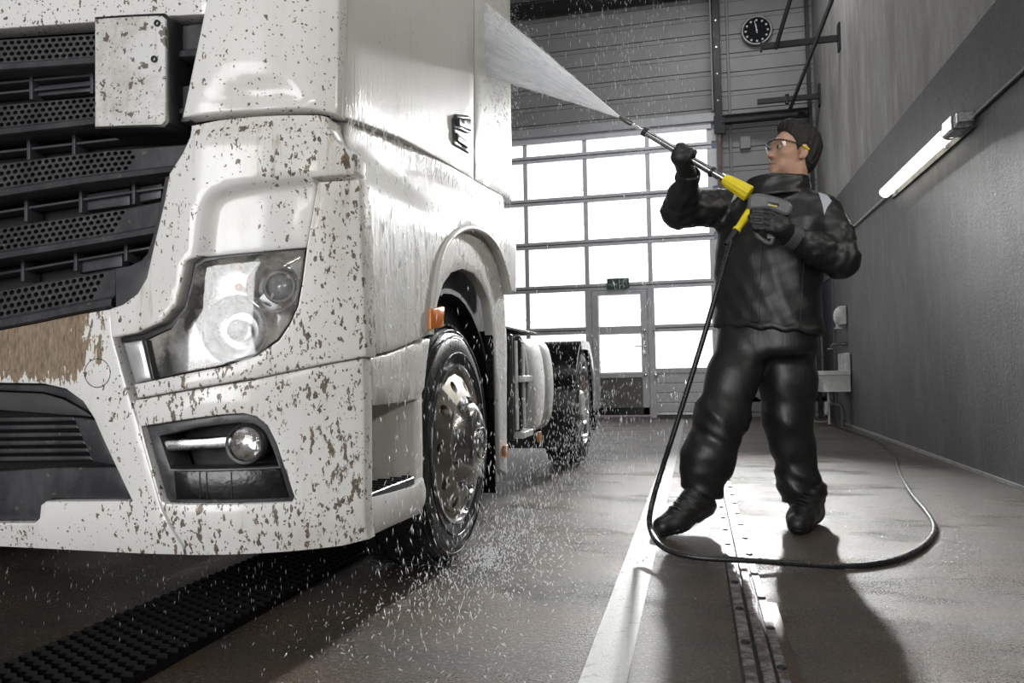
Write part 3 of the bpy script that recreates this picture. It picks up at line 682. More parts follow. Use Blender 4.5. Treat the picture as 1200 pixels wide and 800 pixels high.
def mud_paint(name, level, heavy=False, base=(.83, .828, .812), lo=.58):
    n = N(name); x, y, z = n.sep()
    dirt = n.noise(3.2, 5, .62); film = n.noise(9, 5, .65, n.co((1, 1, .25)))
    c = n.mix(n.rng(dirt, .4, .75, 0, .22), base, (.62, .585, .51))
    c = n.mix(n.rng(film, .52, .75, 0, .3*min(level, 1)+.05), c, (.5, .42, .31))
    s1, r1 = spots(n, 105, lo, .36, None, .012); s2, r2 = spots(n, 62, lo+.16, .36, n.co((1, 1, .7), loc=(.3, .1, .2)), .022)
    m = n.math('MAXIMUM', s1, n.math('MULTIPLY', s2, 1 if level > .3 else 0))
    rough = n.rng(film, .3, .7, .12, .3)
    if level > .6:                        # thrown mud: slanted smears, thick towards the corner and low down
        den = n.math('MULTIPLY', n.rng(n.noise(3.0, 4, .6, n.co(loc=(4, 2, 7))), .40, .62), n.rng(x, .25, 1.05, .5, 1.0))
        v3 = n.co((2.2, 1, .85), (0, math.radians(32), 0)); s3, r3 = spots(n, 24, .55, .50, v3, .075)
        s4, r4 = spots(n, 52, .35, .5, n.co((1.8, 1, .8), (0, math.radians(28), 0), (.2, 0, .4)), .04)
        m = n.math('MAXIMUM', n.math('MULTIPLY', m, n.math('GREATER_THAN', n.noise(7, 3, .6, n.co(loc=(9, 3, 1))), .43)), n.math('MAXIMUM', n.math('MULTIPLY', s3, n.math('GREATER_THAN', den, .62)), n.math('MULTIPLY', s4, n.math('GREATER_THAN', den, .36))))
    if level > .6:
        dr = n.math('MULTIPLY', n.rng(n.noise(13, 5, .7, n.co((1.5, 1, .13))), .58, .68), n.rng(n.noise(2.4, 3, .6, n.co(loc=(1, 8, 3))), .45, .6))
        c = n.mix(n.math('MULTIPLY', dr, .75), c, (.34, .23, .12))
    if level > .6:
        lowc = n.math('MULTIPLY', n.rng(x, .78, 1.05), n.math('MULTIPLY', n.rng(z, .95, .6, .35, 1), n.rng(z, .25, .36)))
        sm = n.noise(26, 6, .72, n.co((2.6, 1, .75), (0, math.radians(30), 0), (3, 1, 2)))
        big = n.rng(n.noise(6, 3, .6, n.co((1, 1, .7), loc=(5, 5, 5))), .4, .62)
        k2 = n.math('GREATER_THAN', n.math('ADD', sm, n.math('MULTIPLY', n.math('MULTIPLY', lowc, big), .17)), .68)
        m = n.math('MAXIMUM', m, k2)
    mudc = n.mix(r1, (.045, .032, .022), (.19, .12, .065))
    c = n.mix(n.math('MULTIPLY', m, .92), c, mudc)
    if heavy:                             # dried mud over the bumper top under the grille
        hz = n.math('MULTIPLY', n.rng(z, .68, .80), n.rng(x, .72, .40))
        tex = n.noise(22, 6, .7, n.co((1.8, 1, .5))); k = n.math('GREATER_THAN', n.math('ADD', n.math('MULTIPLY', hz, .55), n.math('MULTIPLY', tex, 1.0)), .86)
        hc = n.mix(n.rng(n.noise(60, 5, .7, n.co((2.5, 1, .6))), .3, .7), (.085, .055, .032), (.36, .26, .16))
        c = n.mix(n.math('MULTIPLY', k, .95), c, hc); rough = n.math('ADD', rough, n.math('MULTIPLY', k, .4)); m = n.math('MAXIMUM', m, n.math('MULTIPLY', k, tex))
    rough = n.math('ADD', rough, n.math('MULTIPLY', m, .35))
    dp = n.voro(150, None); dropl = n.rng(dp, .0, .3, 1, 0)
    n.set(Base_Color=c, Roughness=rough, Coat_Weight=.25, Coat_Roughness=.08)
    n.set(Normal=n.bump(m, .35, .004, n.bump(dropl, .05, .002))); return n.m
def wet_paint():
    n = N('wet_white_paint'); st = n.noise(16, 5, .6, n.co((2.5, 2.5, .12))); fi = n.noise(3, 4, .6); dp = n.voro(75, n.co((1, 1, .55))); dp2 = n.noise(130, 3, .6, n.co((1.4, 1.4, .5)))
    run = n.noise(38, 4, .6, n.co((2.2, 2.2, .09)))
    c = n.mix(n.rng(fi, .35, .75, 0, .35), (.70, .70, .69), (.55, .54, .51)); c = n.mix(n.rng(st, .55, .72, 0, .3), c, (.5, .48, .43))
    s1, r1 = spots(n, 44, .86, .26); c = n.mix(n.math('MULTIPLY', s1, .75), c, (.22, .16, .1))
    n.set(Base_Color=c, Roughness=n.rng(run, .4, .65, .5, .28), Coat_Weight=.0)
    b = n.bump(run, .30, .005); b = n.bump(n.rng(dp, 0, .28, 1, 0), .28, .004, b); b = n.bump(dp2, .16, .004, b)
    n.set(Normal=b); return n.m
PM = mud_paint('muddy_white_paint', 1.0); PB = mud_paint('mud_caked_white_paint', 1.0, True); PF = mud_paint('mud_speckled_white_paint', .5); PH = mud_paint('mud_peppered_white_paint', .5, lo=.22); PW = wet_paint()
def dirty_black():
    n = N('dirty_black_plastic'); d = n.noise(7, 6, .7, n.co((1, 1, .5))); s1, r1 = spots(n, 48, .7, .3); sp = n.noise(90, 3, .7)
    c = n.mix(n.rng(d, .42, .75, 0, .7), (.036, .037, .042), (.11, .11, .118)); c = n.mix(n.math('MULTIPLY', s1, .6), c, (.16, .14, .11)); c = n.mix(n.rng(sp, .66, .74, 0, .5), c, (.17, .17, .175))
    n.set(Base_Color=c, Roughness=n.rng(d, .3, .7, .28, .45), Normal=n.bump(sp, .14, .003)); return n.m
DB = dirty_black()
def plate_mat():
    n = N('dirty_white_plate'); v = n.noise(7, 6, .72); st = n.noise(20, 5, .65, n.co((2, 1, .3))); s1, r1 = spots(n, 100, .35, .40); s2, _ = spots(n, 34, .66, .46, None, .06)
    c = n.mix(n.rng(v, .45, .72, 0, .75), (.72, .72, .71), (.36, .31, .25)); c = n.mix(n.rng(st, .54, .7, 0, .5), c, (.4, .36, .3)); c = n.mix(n.math('MULTIPLY', n.math('MAXIMUM', s1, s2), .85), c, (.07, .05, .03))
    n.set(Base_Color=c, Roughness=.4, Normal=n.bump(s2, .3, .003)); return n.m
def lens_mat(name, dirt=.35):
    n = N(name); d = n.rng(n.noise(9, 6, .7), .42, .72, .06, dirt); s1, r1 = spots(n, 55, .62, .34)
    d = n.math('MAXIMUM', d, n.math('MULTIPLY', s1, .5))
    tr = n.nd('BsdfTransparent'); tr.inputs[0].default_value = (.93, .94, .95, 1); gl = n.nd('BsdfGlossy'); gl.inputs['Roughness'].default_value = .06
    lw = n.nd('LayerWeight'); lw.inputs[0].default_value = .35; m1 = n.nd('MixShader'); n.put(m1.inputs[0], n.rng(lw.outputs['Fresnel'], 0, 1, .08, .7)); n.put(m1.inputs[1], tr.outputs[0]); n.put(m1.inputs[2], gl.outputs[0])
    n.set(Base_Color=(.62, .58, .52), Roughness=.4); m2 = n.nd('MixShader'); n.put(m2.inputs[0], d); n.put(m2.inputs[1], m1.outputs[0]); n.put(m2.inputs[2], n.b.outputs[0]); n.put(n.out.inputs[0], m2.outputs[0]); return n.m
LENS = lens_mat('dirty_clear_lens', .62)

TK = empty('truck', (-2.1, 3.0, 0), 'white muddy semi truck being washed, its cab wet and its bumper splattered', 'truck')
# --- dark inner body so that gaps between panels read dark
cb = G(); gbox(cb, (-3.26, 2.12, .75), (-1.02, 3.92, 3.25), .04); gbox(cb, (-3.26, 2.02, .5), (-1.06, 2.45, 1.5), .02); fixn(cb.mesh('inner_body', MAT['void'], TK))
box('cab_roof', (-3.28, 1.95, 3.2), (-.96, 3.98, 3.3), PW, TK, .05); box('far_flank', (-3.3, 1.95, .9), (-3.25, 3.98, 3.25), PW, TK, .01)
# --- hood strip under the windscreen
panel('hood_panel', FR, [(-110, -90), (261, -90), (250, 0), (246.5, 16.5), (195, 18.5), (113, 25.5), (0, 33.5), (-110, 40)], PH, TK, off=.02, thick=.06, bev=.006)
# --- corner fairing with a chamfered foot
fz = uvpoly(FR, [(300, 83)])[0][1]
fch = uvpoly(FR, [(238, 139), (276, 83), (325, 83), (352, 88), (385, 130), (310, 145)])
def off_fair(P):
    d = sdist(P, fch); return .034-.035*sst(d/.10)-.012*sst((P[:, 0]+1.02)/.1)
panel('corner_fairing', FR, [(259, -90), (407, -90), (402, 0), (399.5, 137), (390, 135), (370, 131.5), (310, 132.5), (260, 137), (222.5, 142), (233.5, 90), (248.5, 18), (252, 0)], PF, TK, off=off_fair, thick=.05, bev=.006, res=.022, ang=60)
# --- grille
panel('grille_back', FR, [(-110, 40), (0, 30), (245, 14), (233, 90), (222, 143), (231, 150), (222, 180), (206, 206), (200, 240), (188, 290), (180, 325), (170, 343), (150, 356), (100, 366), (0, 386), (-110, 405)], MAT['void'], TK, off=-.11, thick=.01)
def lerp_poly(L, x): L = np.array(L, float); return np.interp(x, L[:, 0], L[:, 1])
def grille_bar(T, B, xr, hole_end, rows=4):
    """one louvre: top lip, perforated face, lower lip, turned under"""
    g = G(); x0 = -105.0
    def P(px, t, off):
        px = np.asarray(px, float); py = lerp_poly(T, px)*(1-t)+lerp_poly(B, px)*t
        u, v = FR.uv(px, py, 0.0); return FR.pos(u, v, off)
    xs_ = np.linspace(x0, xr, 26)
    def strip(prof):
        V = np.vstack([P(xs_, t, np.full(len(xs_), o)) for t, o in prof]); n = len(xs_)
        g.add(V, [[i*n+k, i*n+k+1, (i+1)*n+k+1, (i+1)*n+k] for i in range(len(prof)-1) for k in range(n-1)])
    tt, tb = .06, .70
    strip([(0, -.07), (0, -.012), (tt, -.004)]); strip([(tb, -.004), (.78, .004), (.80, .010), (.96, .012), (1.0, .004), (1.0, -.07)])
    # perforated face, brick pattern of cells
    cw = 8.1; k = 0
    for r in range(rows):
        ta = tt+(tb-tt)*r/rows; tz = tt+(tb-tt)*(r+1)/rows; tm = (ta+tz)/2
        xa = x0-(cw/2 if r % 2 else 0); lim = hole_end-r*3.5
        n = int((xr-xa)/cw)+1; cx = xa+cw*(np.arange(n)+.5); hole = cx < lim
        cx1 = cx[hole]; m = len(cx1)
        if m:
            hh = (tz-ta)/2; rx, ry = cw*.36, hh*.78
            per = [(-1, -1), (0, -1), (1, -1), (1, 0), (1, 1), (0, 1), (-1, 1), (-1, 0)]
            Vs = []
            for (a, b) in per: Vs.append(P(np.minimum(cx1+a*cw/2, xr), tm+b*hh, np.full(m, -.004)))
            for q, (a, b) in enumerate(per):
                an = math.atan2(b, a); Vs.append(P(cx1+rx*math.cos(an), tm+ry*math.sin(an), np.full(m, -.004)))
            for q, (a, b) in enumerate(per):
                an = math.atan2(b, a); Vs.append(P(cx1+rx*.9*math.cos(an), tm+ry*.9*math.sin(an), np.full(m, -.03)))
            V = np.stack(Vs, 1).reshape(-1, 3)       # cell-major
            Fc = []
            for c in range(m):
                o = c*24
                for q in range(8):
                    w = (q+1) % 8; Fc.append([o+q, o+w, o+8+w, o+8+q]); Fc.append([o+8+q, o+8+w, o+16+w, o+16+q])
            g.add(V, Fc)
        xe = (cx1[-1]+cw/2) if m else xa
        if xe < xr-.5:
            xx = np.linspace(xe, xr, 6); V = np.vstack([P(xx, ta, np.full(6, -.004)), P(xx, tz, np.full(6, -.004))]); g.add(V, [[k2, k2+1, 7+k2, 6+k2] for k2 in range(5)])
    return fixn(g.mesh('grille_bar', DB, TK, 30))
BARS = [([(-110, 51), (0, 44.5), (112, 37.5), (240, 25)], [(-110, 95), (0, 85), (112, 77), (240, 68)], 236, 150),
        ([(-110, 131), (0, 121), (112, 111), (230, 97)], [(-110, 174), (0, 161), (112, 148), (230, 134)], 223, 150),
        ([(-110, 202), (0, 190), (60, 182), (120, 175), (228, 167)], [(-110, 250), (0, 233), (100, 217), (207, 203), (228, 200)], 219, 158),
        ([(-110, 281), (0, 265), (100, 250), (150, 242), (190, 234)], [(-110, 322), (0, 306), (100, 290), (180, 276), (190, 274)], 189, 146),
        ([(-110, 356), (0, 338), (100, 320), (136, 313)], [(-110, 405), (0, 386), (50, 376.5), (100, 366), (136, 359)], 134, 124)]
for b in BARS: grille_bar(*b)
FRM = simple('charcoal_plastic', (.055, .056, .064), .42, 0, .2, 14, bs=150, bstr=.1)
panel('grille_frame', FR, [(247, 18), (233.5, 90), (221.5, 142), (211, 143), (222, 95), (236, 30), (237.5, 19)], FRM, TK, off=.012, thick=.1, bev=.004)
panel('grille_frame', FR, [(229, 166), (222, 181), (206.5, 206), (200.5, 240), (188.5, 290), (180.5, 325), (170.5, 343.5), (155, 356), (137.5, 361), (135, 359), (134.5, 314), (150, 311.5), (165, 305), (172, 297), (178, 278), (187, 240), (193, 207), (205, 203), (220, 178)], FRM, TK, off=.014, thick=.1, bev=.005)
# slot fittings behind the bars: upright ribs and thin slats
def slot(x0, x1, ya0, ya1, yb0, yb1, ribs, slats):
    for x in ribs:
        f = (x-x0)/(x1-x0); ya = ya0+(ya1-ya0)*f; yb = yb0+(yb1-yb0)*f
        panel('slot_rib', FR, [(x-2, ya), (x+2, ya), (x+2, yb), (x-2, yb)], FRM, TK, off=-.045, thick=.05, bev=.002, res=.1)
    for t in slats:
        panel('slot_slat', FR, [(x0, ya0+(yb0-ya0)*t-1.6), (x1, ya1+(yb1-ya1)*t-1.6), (x1, ya1+(yb1-ya1)*t+1.2), (x0, ya0+(yb0-ya0)*t+1.2)], FRM, TK, off=-.05, thick=.05, bev=.001, res=.12)
slot(-100, 228, 94, 68, 130, 97, (-40, 36, 107, 200), (.35, .7))
slot(-100, 225, 172, 135, 201, 167, (-40, 33, 86), (.6,))
slot(-100, 195, 248, 205, 280, 233, (-40, 30, 94, 156), (.5,))
slot(-100, 178, 320, 277, 354, 300, (-40, 26, 88, 147), (.55,))
for q in ([(41, 92), (107, 85), (107, 91), (41, 98)], [(41, 101), (107, 94), (107, 107), (41, 113)], [(99, 228), (152, 220), (152, 240), (99, 247)], [(92, 304), (143, 295), (143, 312), (92, 320)], [(158, 220), (190, 214), (188, 232), (158, 238)]):
    panel('slot_shutter', FR, q, FRM, TK, off=-.065, thick=.03, bev=.004)
# --- white board on the grille
pb = panel('board_rim', FR, [(110, 19), (192, 14.5), (197.5, 19), (198, 143), (192, 149.5), (110, 151.5)], MAT['black_plastic'], TK, off=.055, thick=.16, bev=.006)
panel('board_face', FR, [(111, 22), (189, 18), (193.5, 21.5), (193.5, 141), (189, 146), (111, 148.5)], plate_mat(), pb, off=.062, thick=.01, bev=.003)
for q in ((185.5, 28), (182, 70)):
    u, v = FR.uv(np.array([q[0]]), np.array([q[1]]), .06); p = FR.pos(u, v, .063)[0]
    lathe('eyelet', [(0, .009), (.004, .009), (.004, .005), (0, .005)], p, (0, -1, 0), MAT['black_plastic'], pb, 12)
# --- headlamp cowl: shoulder above, scooped field below
rec = uvpoly(FR, [(373, 212), (320, 214.5), (288, 218.5), (266, 224), (252, 234), (245, 250), (240, 290), (236, 330), (300, 330), (362, 320), (376, 240)], True)
rec = rec if area2(rec) > 0 else rec[::-1]
ztop = uvpoly(FR, [(330, 135)])[0][1]
def off_cowl(P):
    d = sdist(P, rec); o = .036-.040*sst((d+.008)/.034)
    return o-.03*sst((P[:, 1]-(ztop-.085))/.085)
panel('headlamp_cowl', FR, [(228, 149), (260, 141.5), (300, 137), (375, 135), (384.5, 137.5), (388, 150), (394, 162), (405, 173), (421, 183), (421.5, 208), (372, 211.5), (357.5, 290), (300, 295.5), (240, 301.5), (227, 308.5), (223, 330), (216, 358), (199, 378), (170, 391), (141.5, 396.5), (139, 363), (155, 357.5), (171.5, 345), (182, 327), (190, 291), (202, 241), (208, 207), (224, 182), (231, 165)], PM, TK, off=off_cowl, thick=.08, bev=.006, res=.018, ang=60, feats=[inset(rec, b) for b in (-.008, .003, .012, .02, .028)])
# --- headlamp surround and corner flap
def off_flap(P): return np.full(len(P), .04)
panel('headlamp_surround', FR, [(372, 213), (421, 210.5), (424, 300), (428, 380), (429.5, 411), (428, 417.5), (300, 442.5), (160.5, 466.5), (156.5, 450), (179, 445.5), (260, 429.5), (300, 416.5), (326, 398.5), (339, 379.5), (348.5, 358), (353.5, 330), (358.5, 291)], PM, TK, off=.04, thick=.07, bev=.006)
# --- headlamp
hl = [(231, 312), (241, 306.5), (280, 300.5), (320, 295.5), (357, 292), (352.5, 330), (347.5, 358), (338.5, 378), (325, 397), (300, 415), (260, 428), (180, 444), (171, 399), (200, 385.5), (216, 364), (225, 335)]
HB = simple('headlamp_bowl', (.5, .51, .52), .3, .5, .2, 12)
lamp = panel('headlamp', FR, hl, HB, TK, off=-.07, thick=.02, bev=.002)
panel('gasket', FR, [(141, 396), (170, 391), (199, 378), (216, 358), (223, 330), (227, 308), (240, 301), (300, 295), (357.5, 290), (357.5, 293), (300, 299.5), (241, 306.5), (231, 312.5), (226, 334), (218, 363), (202, 384), (171, 398), (142, 401)], MAT['black_plastic'], lamp, off=.018, thick=.09, bev=.002)
def fpt(px, py, off):
    u, v = FR.uv(np.array([px], float), np.array([py], float), off); return FR.pos(u, v, off)[0]
ax = np.array([.25, -1, .03])
lathe('main_reflector', [(.0, .02), (-.035, .028), (-.03, .05), (-.005, .078), (.022, .086), (.026, .092), (.018, .096)], fpt(280, 387, -.04), ax, MAT['chrome'], lamp, 36)
lathe('main_bulb_dome', [(-.04, .03), (.01, .03), (.03, .02), (.036, 0)], fpt(280, 387, -.04), ax, simple('bulb_glass', (.36, .37, .39), .25, .4), lamp, 18)
lathe('projector_ring', [(-.03, .03), (-.02, .05), (.02, .062), (.028, .066), (.022, .072)], fpt(322, 337, -.03), ax, MAT['chrome'], lamp, 32)
lathe('projector_barrel', [(-.02, .046), (.03, .046), (.038, .042), (.038, .037), (.025, .035)], fpt(332, 338, -.03), ax, MAT['grey_plastic'], lamp, 28)
lathe('projector_lens', [(.02, .036), (.03, .03), (.038, .016), (.04, 0)], fpt(332, 338, -.03), ax, simple('lens_glass', (.55, .57, .6), .06, .6), lamp, 24)
AMB = simple('amber_plastic', (.75, .25, .02), .25)
for (a, b) in ((281, 313), (281, 337)): lathe('amber_bulb', [(0, .011), (.012, .011), (.02, .006), (.022, 0)], fpt(a, b, -.045), ax, AMB, lamp, 12)
panel('bezel_band', FR, [(300, 352), (350, 300), (357, 292), (352, 330), (338, 378), (325, 397), (317, 402), (324, 372), (316, 356)], HB, lamp, off=-.05, thick=.02)
panel('bezel_band', FR, [(178, 436), (172, 402), (202, 389), (218, 368), (228, 338), (236, 345), (228, 378), (240, 405), (262, 424), (200, 439)], HB, lamp, off=-.045, thick=.02)
panel('lens', FR, hl, LENS, lamp, off=.024, thick=.004, bev=.003)
panel('chrome_block', FR, [(142.5, 401.5), (166, 397.5), (177, 443.5), (156.5, 449)], simple('satin_steel', (.6, .6, .62), .4, .6), TK, off=.048, thick=.07, bev=.012)
panel('block_gasket', FR, [(166.5, 397.2), (171, 398.5), (180.5, 443.5), (177.3, 444.5)], MAT['black_plastic'], TK, off=.044, thick=.06, bev=.001)
# --- corner bumper with the fog lamp opening
zc = uvpoly(FR, [(200, 617)])[0][1]
def off_bump(P): return .022-.30*np.maximum(0, zc-P[:, 1])-.0*P[:, 0]
fogh = [(172, 499), (230, 490), (270, 485), (290, 484), (305, 487.5), (318, 498), (328, 518), (349, 581), (346, 586.5), (200, 588), (196, 584)]
panel('corner_bumper', FR, [(160.5, 469), (300, 445), (429, 419.5), (431, 470), (431.5, 632), (400, 640), (340, 646.5), (280, 650), (218.5, 650.8), (218, 640), (206, 612), (198.5, 597), (195, 592), (169.5, 497)], PM, TK, [fogh], off=off_bump, thick=.05, bev=.006, res=.03)
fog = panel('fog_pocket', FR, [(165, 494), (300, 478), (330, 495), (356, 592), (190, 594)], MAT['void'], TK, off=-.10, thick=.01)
fogin = [(187, 511), (235, 500.5), (280, 495.5), (298, 498), (309, 507), (318, 524), (326, 546), (200, 549)]
panel('pocket_rim', FR, [(171.5, 498), (230, 489), (270, 484), (290, 483), (306, 487), (319.5, 497.5), (330, 518), (350, 582), (347, 587.5), (200, 589), (195, 584)], DB, fog, [fogin], off=.006, thick=.09, bev=.005, res=.03)
panel('pocket_panel', FR, [(203, 552), (328, 549), (338, 583), (206, 585.5)], MAT['wet_black'], fog, off=.011, thick=.01, bev=.004)
for x in (233, 241, 270): panel('pocket_groove', FR, [(x, 553), (x+1.5, 553), (x+2.5, 584), (x+1, 584)], MAT['void'], fog, off=.0125, thick=.004, bev=.0005)
fl_ = panel('fog_lamp_arm', FR, [(189, 519), (194, 515.5), (240, 513), (270, 511.5), (270, 523.5), (240, 526.5), (196, 529), (190, 526)], MAT['steel'], fog, off=-.005, thick=.05, bev=.008, smooth=True)
axf = np.array([.12, -1, 0]); pf = fpt(292, 519, -.02)
lathe('fog_lamp_bezel', [(-.07, .05), (.0, .056), (.02, .057), (.028, .053), (.026, .046), (.01, .045)], pf, axf, MAT['black_plastic'], fog, 36)
lathe('fog_lamp_bowl', [(-.04, 0), (-.035, .02), (-.01, .038), (.012, .046)], pf, axf, MAT['chrome'], fog, 30)
lathe('fog_lamp_lens', [(.014, .046), (.022, .036), (.028, .02), (.03, 0)], pf, axf, LENS, fog, 30)
# --- centre bumper with the intake opening
inth = [(-95, 447), (0, 448.5), (58, 449.5), (84, 455.5), (104, 470), (117, 490), (161, 585), (61, 585.5), (55, 590), (53.5, 605), (48, 610.5), (-95, 611)]
panel('centre_bumper', FR, [(-112, 408), (0, 388.5), (50, 379), (100, 368.5), (136.5, 362.5), (139, 396), (154, 450), (159, 468), (168.5, 497), (194, 590), (196.5, 597), (204, 612), (215.5, 640), (216, 650.3), (100, 645.5), (0, 640.5), (-112, 633)], PB, TK, [inth], off=off_bump, thick=.05, bev=.006, res=.035)
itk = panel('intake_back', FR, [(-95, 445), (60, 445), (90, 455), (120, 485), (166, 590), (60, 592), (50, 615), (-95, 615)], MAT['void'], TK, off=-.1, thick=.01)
def mesh_mat():
    n = N('fine_intake_mesh'); v = n.voro(140, None, 'Distance', 0.0); n.set(Base_Color=n.mix(n.rng(v, .25, .45), (.004, .004, .004), (.06, .06, .065)), Roughness=.4); return n.m
panel('intake_lip', FR, [(-93, 449), (0, 450), (58, 451), (83, 457), (102, 471), (112, 486), (100, 480), (76, 466), (50, 459), (0, 457), (-93, 456)], DB, itk, off=.0, thick=.06, bev=.003)
panel('intake_mesh', FR, [(-93, 458), (0, 459), (50, 461), (74, 468), (98, 481), (108, 488), (0, 480), (-93, 479)], mesh_mat(), itk, off=-.02, thick=.01, bev=.001)
for k in range(6):
    y = 489+k*9.2; panel('intake_slat', FR, [(-93, y), (0, y), (86+k*4.0, y-1), (88+k*4.0, y+4), (0, y+5.5), (-93, y+5.5)], DB, itk, off=-.035, thick=.05, bev=.004, res=.1)
panel('intake_cheek', FR, [(86, 489), (114, 492), (140, 546), (108, 541)], DB, itk, off=-.008, thick=.05, bev=.005)
panel('intake_skirt', FR, [(-93, 553), (0, 552), (60, 548), (141, 547), (158.5, 584), (61, 583.5), (54, 588), (52, 604), (47, 609), (-93, 609.5)], DB, itk, off=.004, thick=.05, bev=.005)
tc = [(114+14.5*math.cos(a), 437+16.5*math.sin(a)) for a in np.linspace(0, 2*math.pi, 24, endpoint=False)]
tr_ = [(114+15.4*math.cos(a), 437+17.4*math.sin(a)) for a in np.linspace(0, 2*math.pi, 24, endpoint=False)]
cap = panel('tow_eye_cap', FR, tc, PB, TK, off=.0235, thick=.003, bev=.0015)
panel('cap_joint', FR, tr_, MAT['void'], cap, [tc], off=.0225, thick=.002, bev=.0003)

# --- flank: door, sleeper, fender
door = panel('door_panel', SDOOR, [(406, -150), (555, -150), (555.5, 210.5), (520, 189), (470, 162), (420, 142.5), (402, 137), (402.5, 0)], PW, TK, off=0.0, thick=.04, bev=.006, res=.08)
panel('sleeper_panel', SDOOR, [(556.7, -150), (596.5, -150), (598, 0), (600, 235.5), (560, 213.3), (556.8, 211.5)], PW, TK, off=0.0, thick=.04, bev=.006, res=.08)
panel('locker_seam', SDOOR, [(562, 191), (564, 191.5), (599, 220.5), (599, 222)], MAT['void'], TK, off=.001, thick=.004, bev=.0003)
hd = panel('door_handle', SDOOR, [(528.5, 141), (532.5, 133.5), (547, 135), (552.5, 143.5), (553.5, 165), (548, 180), (530, 169)], MAT['black_plastic'], TK, off=.008, thick=.02, bev=.006, res=.03)
panel('handle_grip', SDOOR, [(532, 139), (546, 139.5), (549, 147), (549, 154), (533, 148)], MAT['black_plastic'], hd, off=.02, thick=.02, bev=.006, res=.03)
panel('handle_grip', SDOOR, [(532, 156), (546, 168), (548, 173), (545, 174), (532, 165)], MAT['black_steel'], hd, off=.016, thick=.015, bev=.004, res=.03)
panel('handle_strip', SDOOR, [(533, 149), (548, 155), (548, 157), (533, 151)], MAT['steel'], hd, off=.021, thick=.01, bev=.001, res=.03)
panel('handle_strip', SDOOR, [(533, 137), (546, 138), (546.5, 139.3), (533, 138.4)], MAT['steel'], hd, off=.0215, thick=.01, bev=.001, res=.03)
arch = [(504.5, 392), (505.5, 362), (508.5, 335), (514, 306), (523, 285), (535, 272), (548, 267), (560, 269), (573, 277.5), (584, 294), (592, 318), (597, 342)]
def off_fend(P):
    w = sst((3.05-P[:, 0])/.7); return -.07*sst((P[:, 1]-1.275)/.16)*w-.05*(1-w)*sst((P[:, 1]-1.40)/.2)-.012*sst((2.02-P[:, 0])/.06)
fen = panel('fender', SD, [(432, 128), (470, 144), (520, 172), (560, 198), (600, 226), (604, 262), (605.5, 300), (605, 342)]+arch[::-1]+[(460, 411), (431, 417.5), (427.5, 330), (424, 212), (430, 186)], PW, TK, off=off_fend, thick=.05, bev=.006, res=.03)
sh = SD.uv(np.array([425, 470, 500, 515.]), np.array([216, 226, 232, 240.]))
inner = [(600.5, 400), (600.5, 556), (592.5, 549), (589, 450), (584, 384), (579.5, 352), (572, 333), (562, 319.5), (549.5, 314.5), (537, 319), (528, 332), (521.5, 354), (517, 385), (512, 392)]
panel('arch_liner', SD, arch+inner, PW, TK, off=-.028, thick=.04, bev=.004, res=.05)
au = uvpoly(SD, arch); tube('arch_lip', np.stack([np.full(len(au)*4-3, -.9), *crom(au, 4).T], 1), .013, PW, TK, 8)
panel('side_marker', SD, [(501.5, 362), (517, 359), (516, 383.5), (501.5, 386)], simple('amber_marker', (.78, .22, .02), .2), TK, off=.014, thick=.02, bev=.006)
# lower flank
panel('flank_panel', SD, [(432, 420), (460, 413.5), (505, 396), (507.5, 397), (503.5, 425), (500.5, 455), (494.5, 468), (470, 472.5), (434, 476)], PW, TK, off=lambda P: -.008-.05*sst((.66-P[:, 1])/.12), thick=.1, bev=.008, res=.04)
panel('step_well', SD, [(432, 474), (500.5, 455), (502, 520), (502, 575), (432, 590)], PW, TK, off=lambda P: -.02-.12*sst((2.44-P[:, 0])/.3), thick=.02, bev=.002, res=.03)
stp = panel('step_sill', SD, [(433, 583), (488, 569), (498, 560), (501, 572), (501.5, 590), (498, 602.5), (470, 614.5), (432.5, 632)], PW, TK, off=lambda P: -.004-.3*np.maximum(0, .33-P[:, 1]), thick=.04, bev=.006, res=.03)
a0 = pl(432, 582, 0, -.9); a1 = pl(488, 568, 0, -.9)
box('step_tread', (-1.05, a0[1], a0[2]-.02), (-.906, a1[1], a0[2]+.005), MAT['black_plastic'], TK, .003)
tr0 = None
for k in range(9):
    y = a0[1]+.02+k*(a1[1]-a0[1]-.04)/8; p = np.array([0, y, 0])
    if tr0 is None: tr0 = box('tread_rib', (-1.03, y-.004, a0[2]+.004), (-.912, y+.004, a0[2]+.012), MAT['black_steel'], TK); pt = p
    else: copy_obj(tr0, TK, p-pt)
panel('step_bracket', SD, [(432, 482), (446, 478), (447, 482), (437, 486), (432, 492)], MAT['grey_plastic'], TK, off=-.03, thick=.06, bev=.003)

panel('windscreen', FR, [(-2.3, 2.22), (-1.02, 2.22), (-1.06, 3.15), (-2.3, 3.15)], MAT['wet_black'], TK, off=.01, thick=.03, bev=.01, res=.1, uvin=True)
panel('corner_pillar', FR, [(-1.0, 1.95), (-.955, 1.95), (-.96, 3.2), (-1.04, 3.2)], PW, TK, off=.0, thick=.04, bev=.006, res=.1, uvin=True)
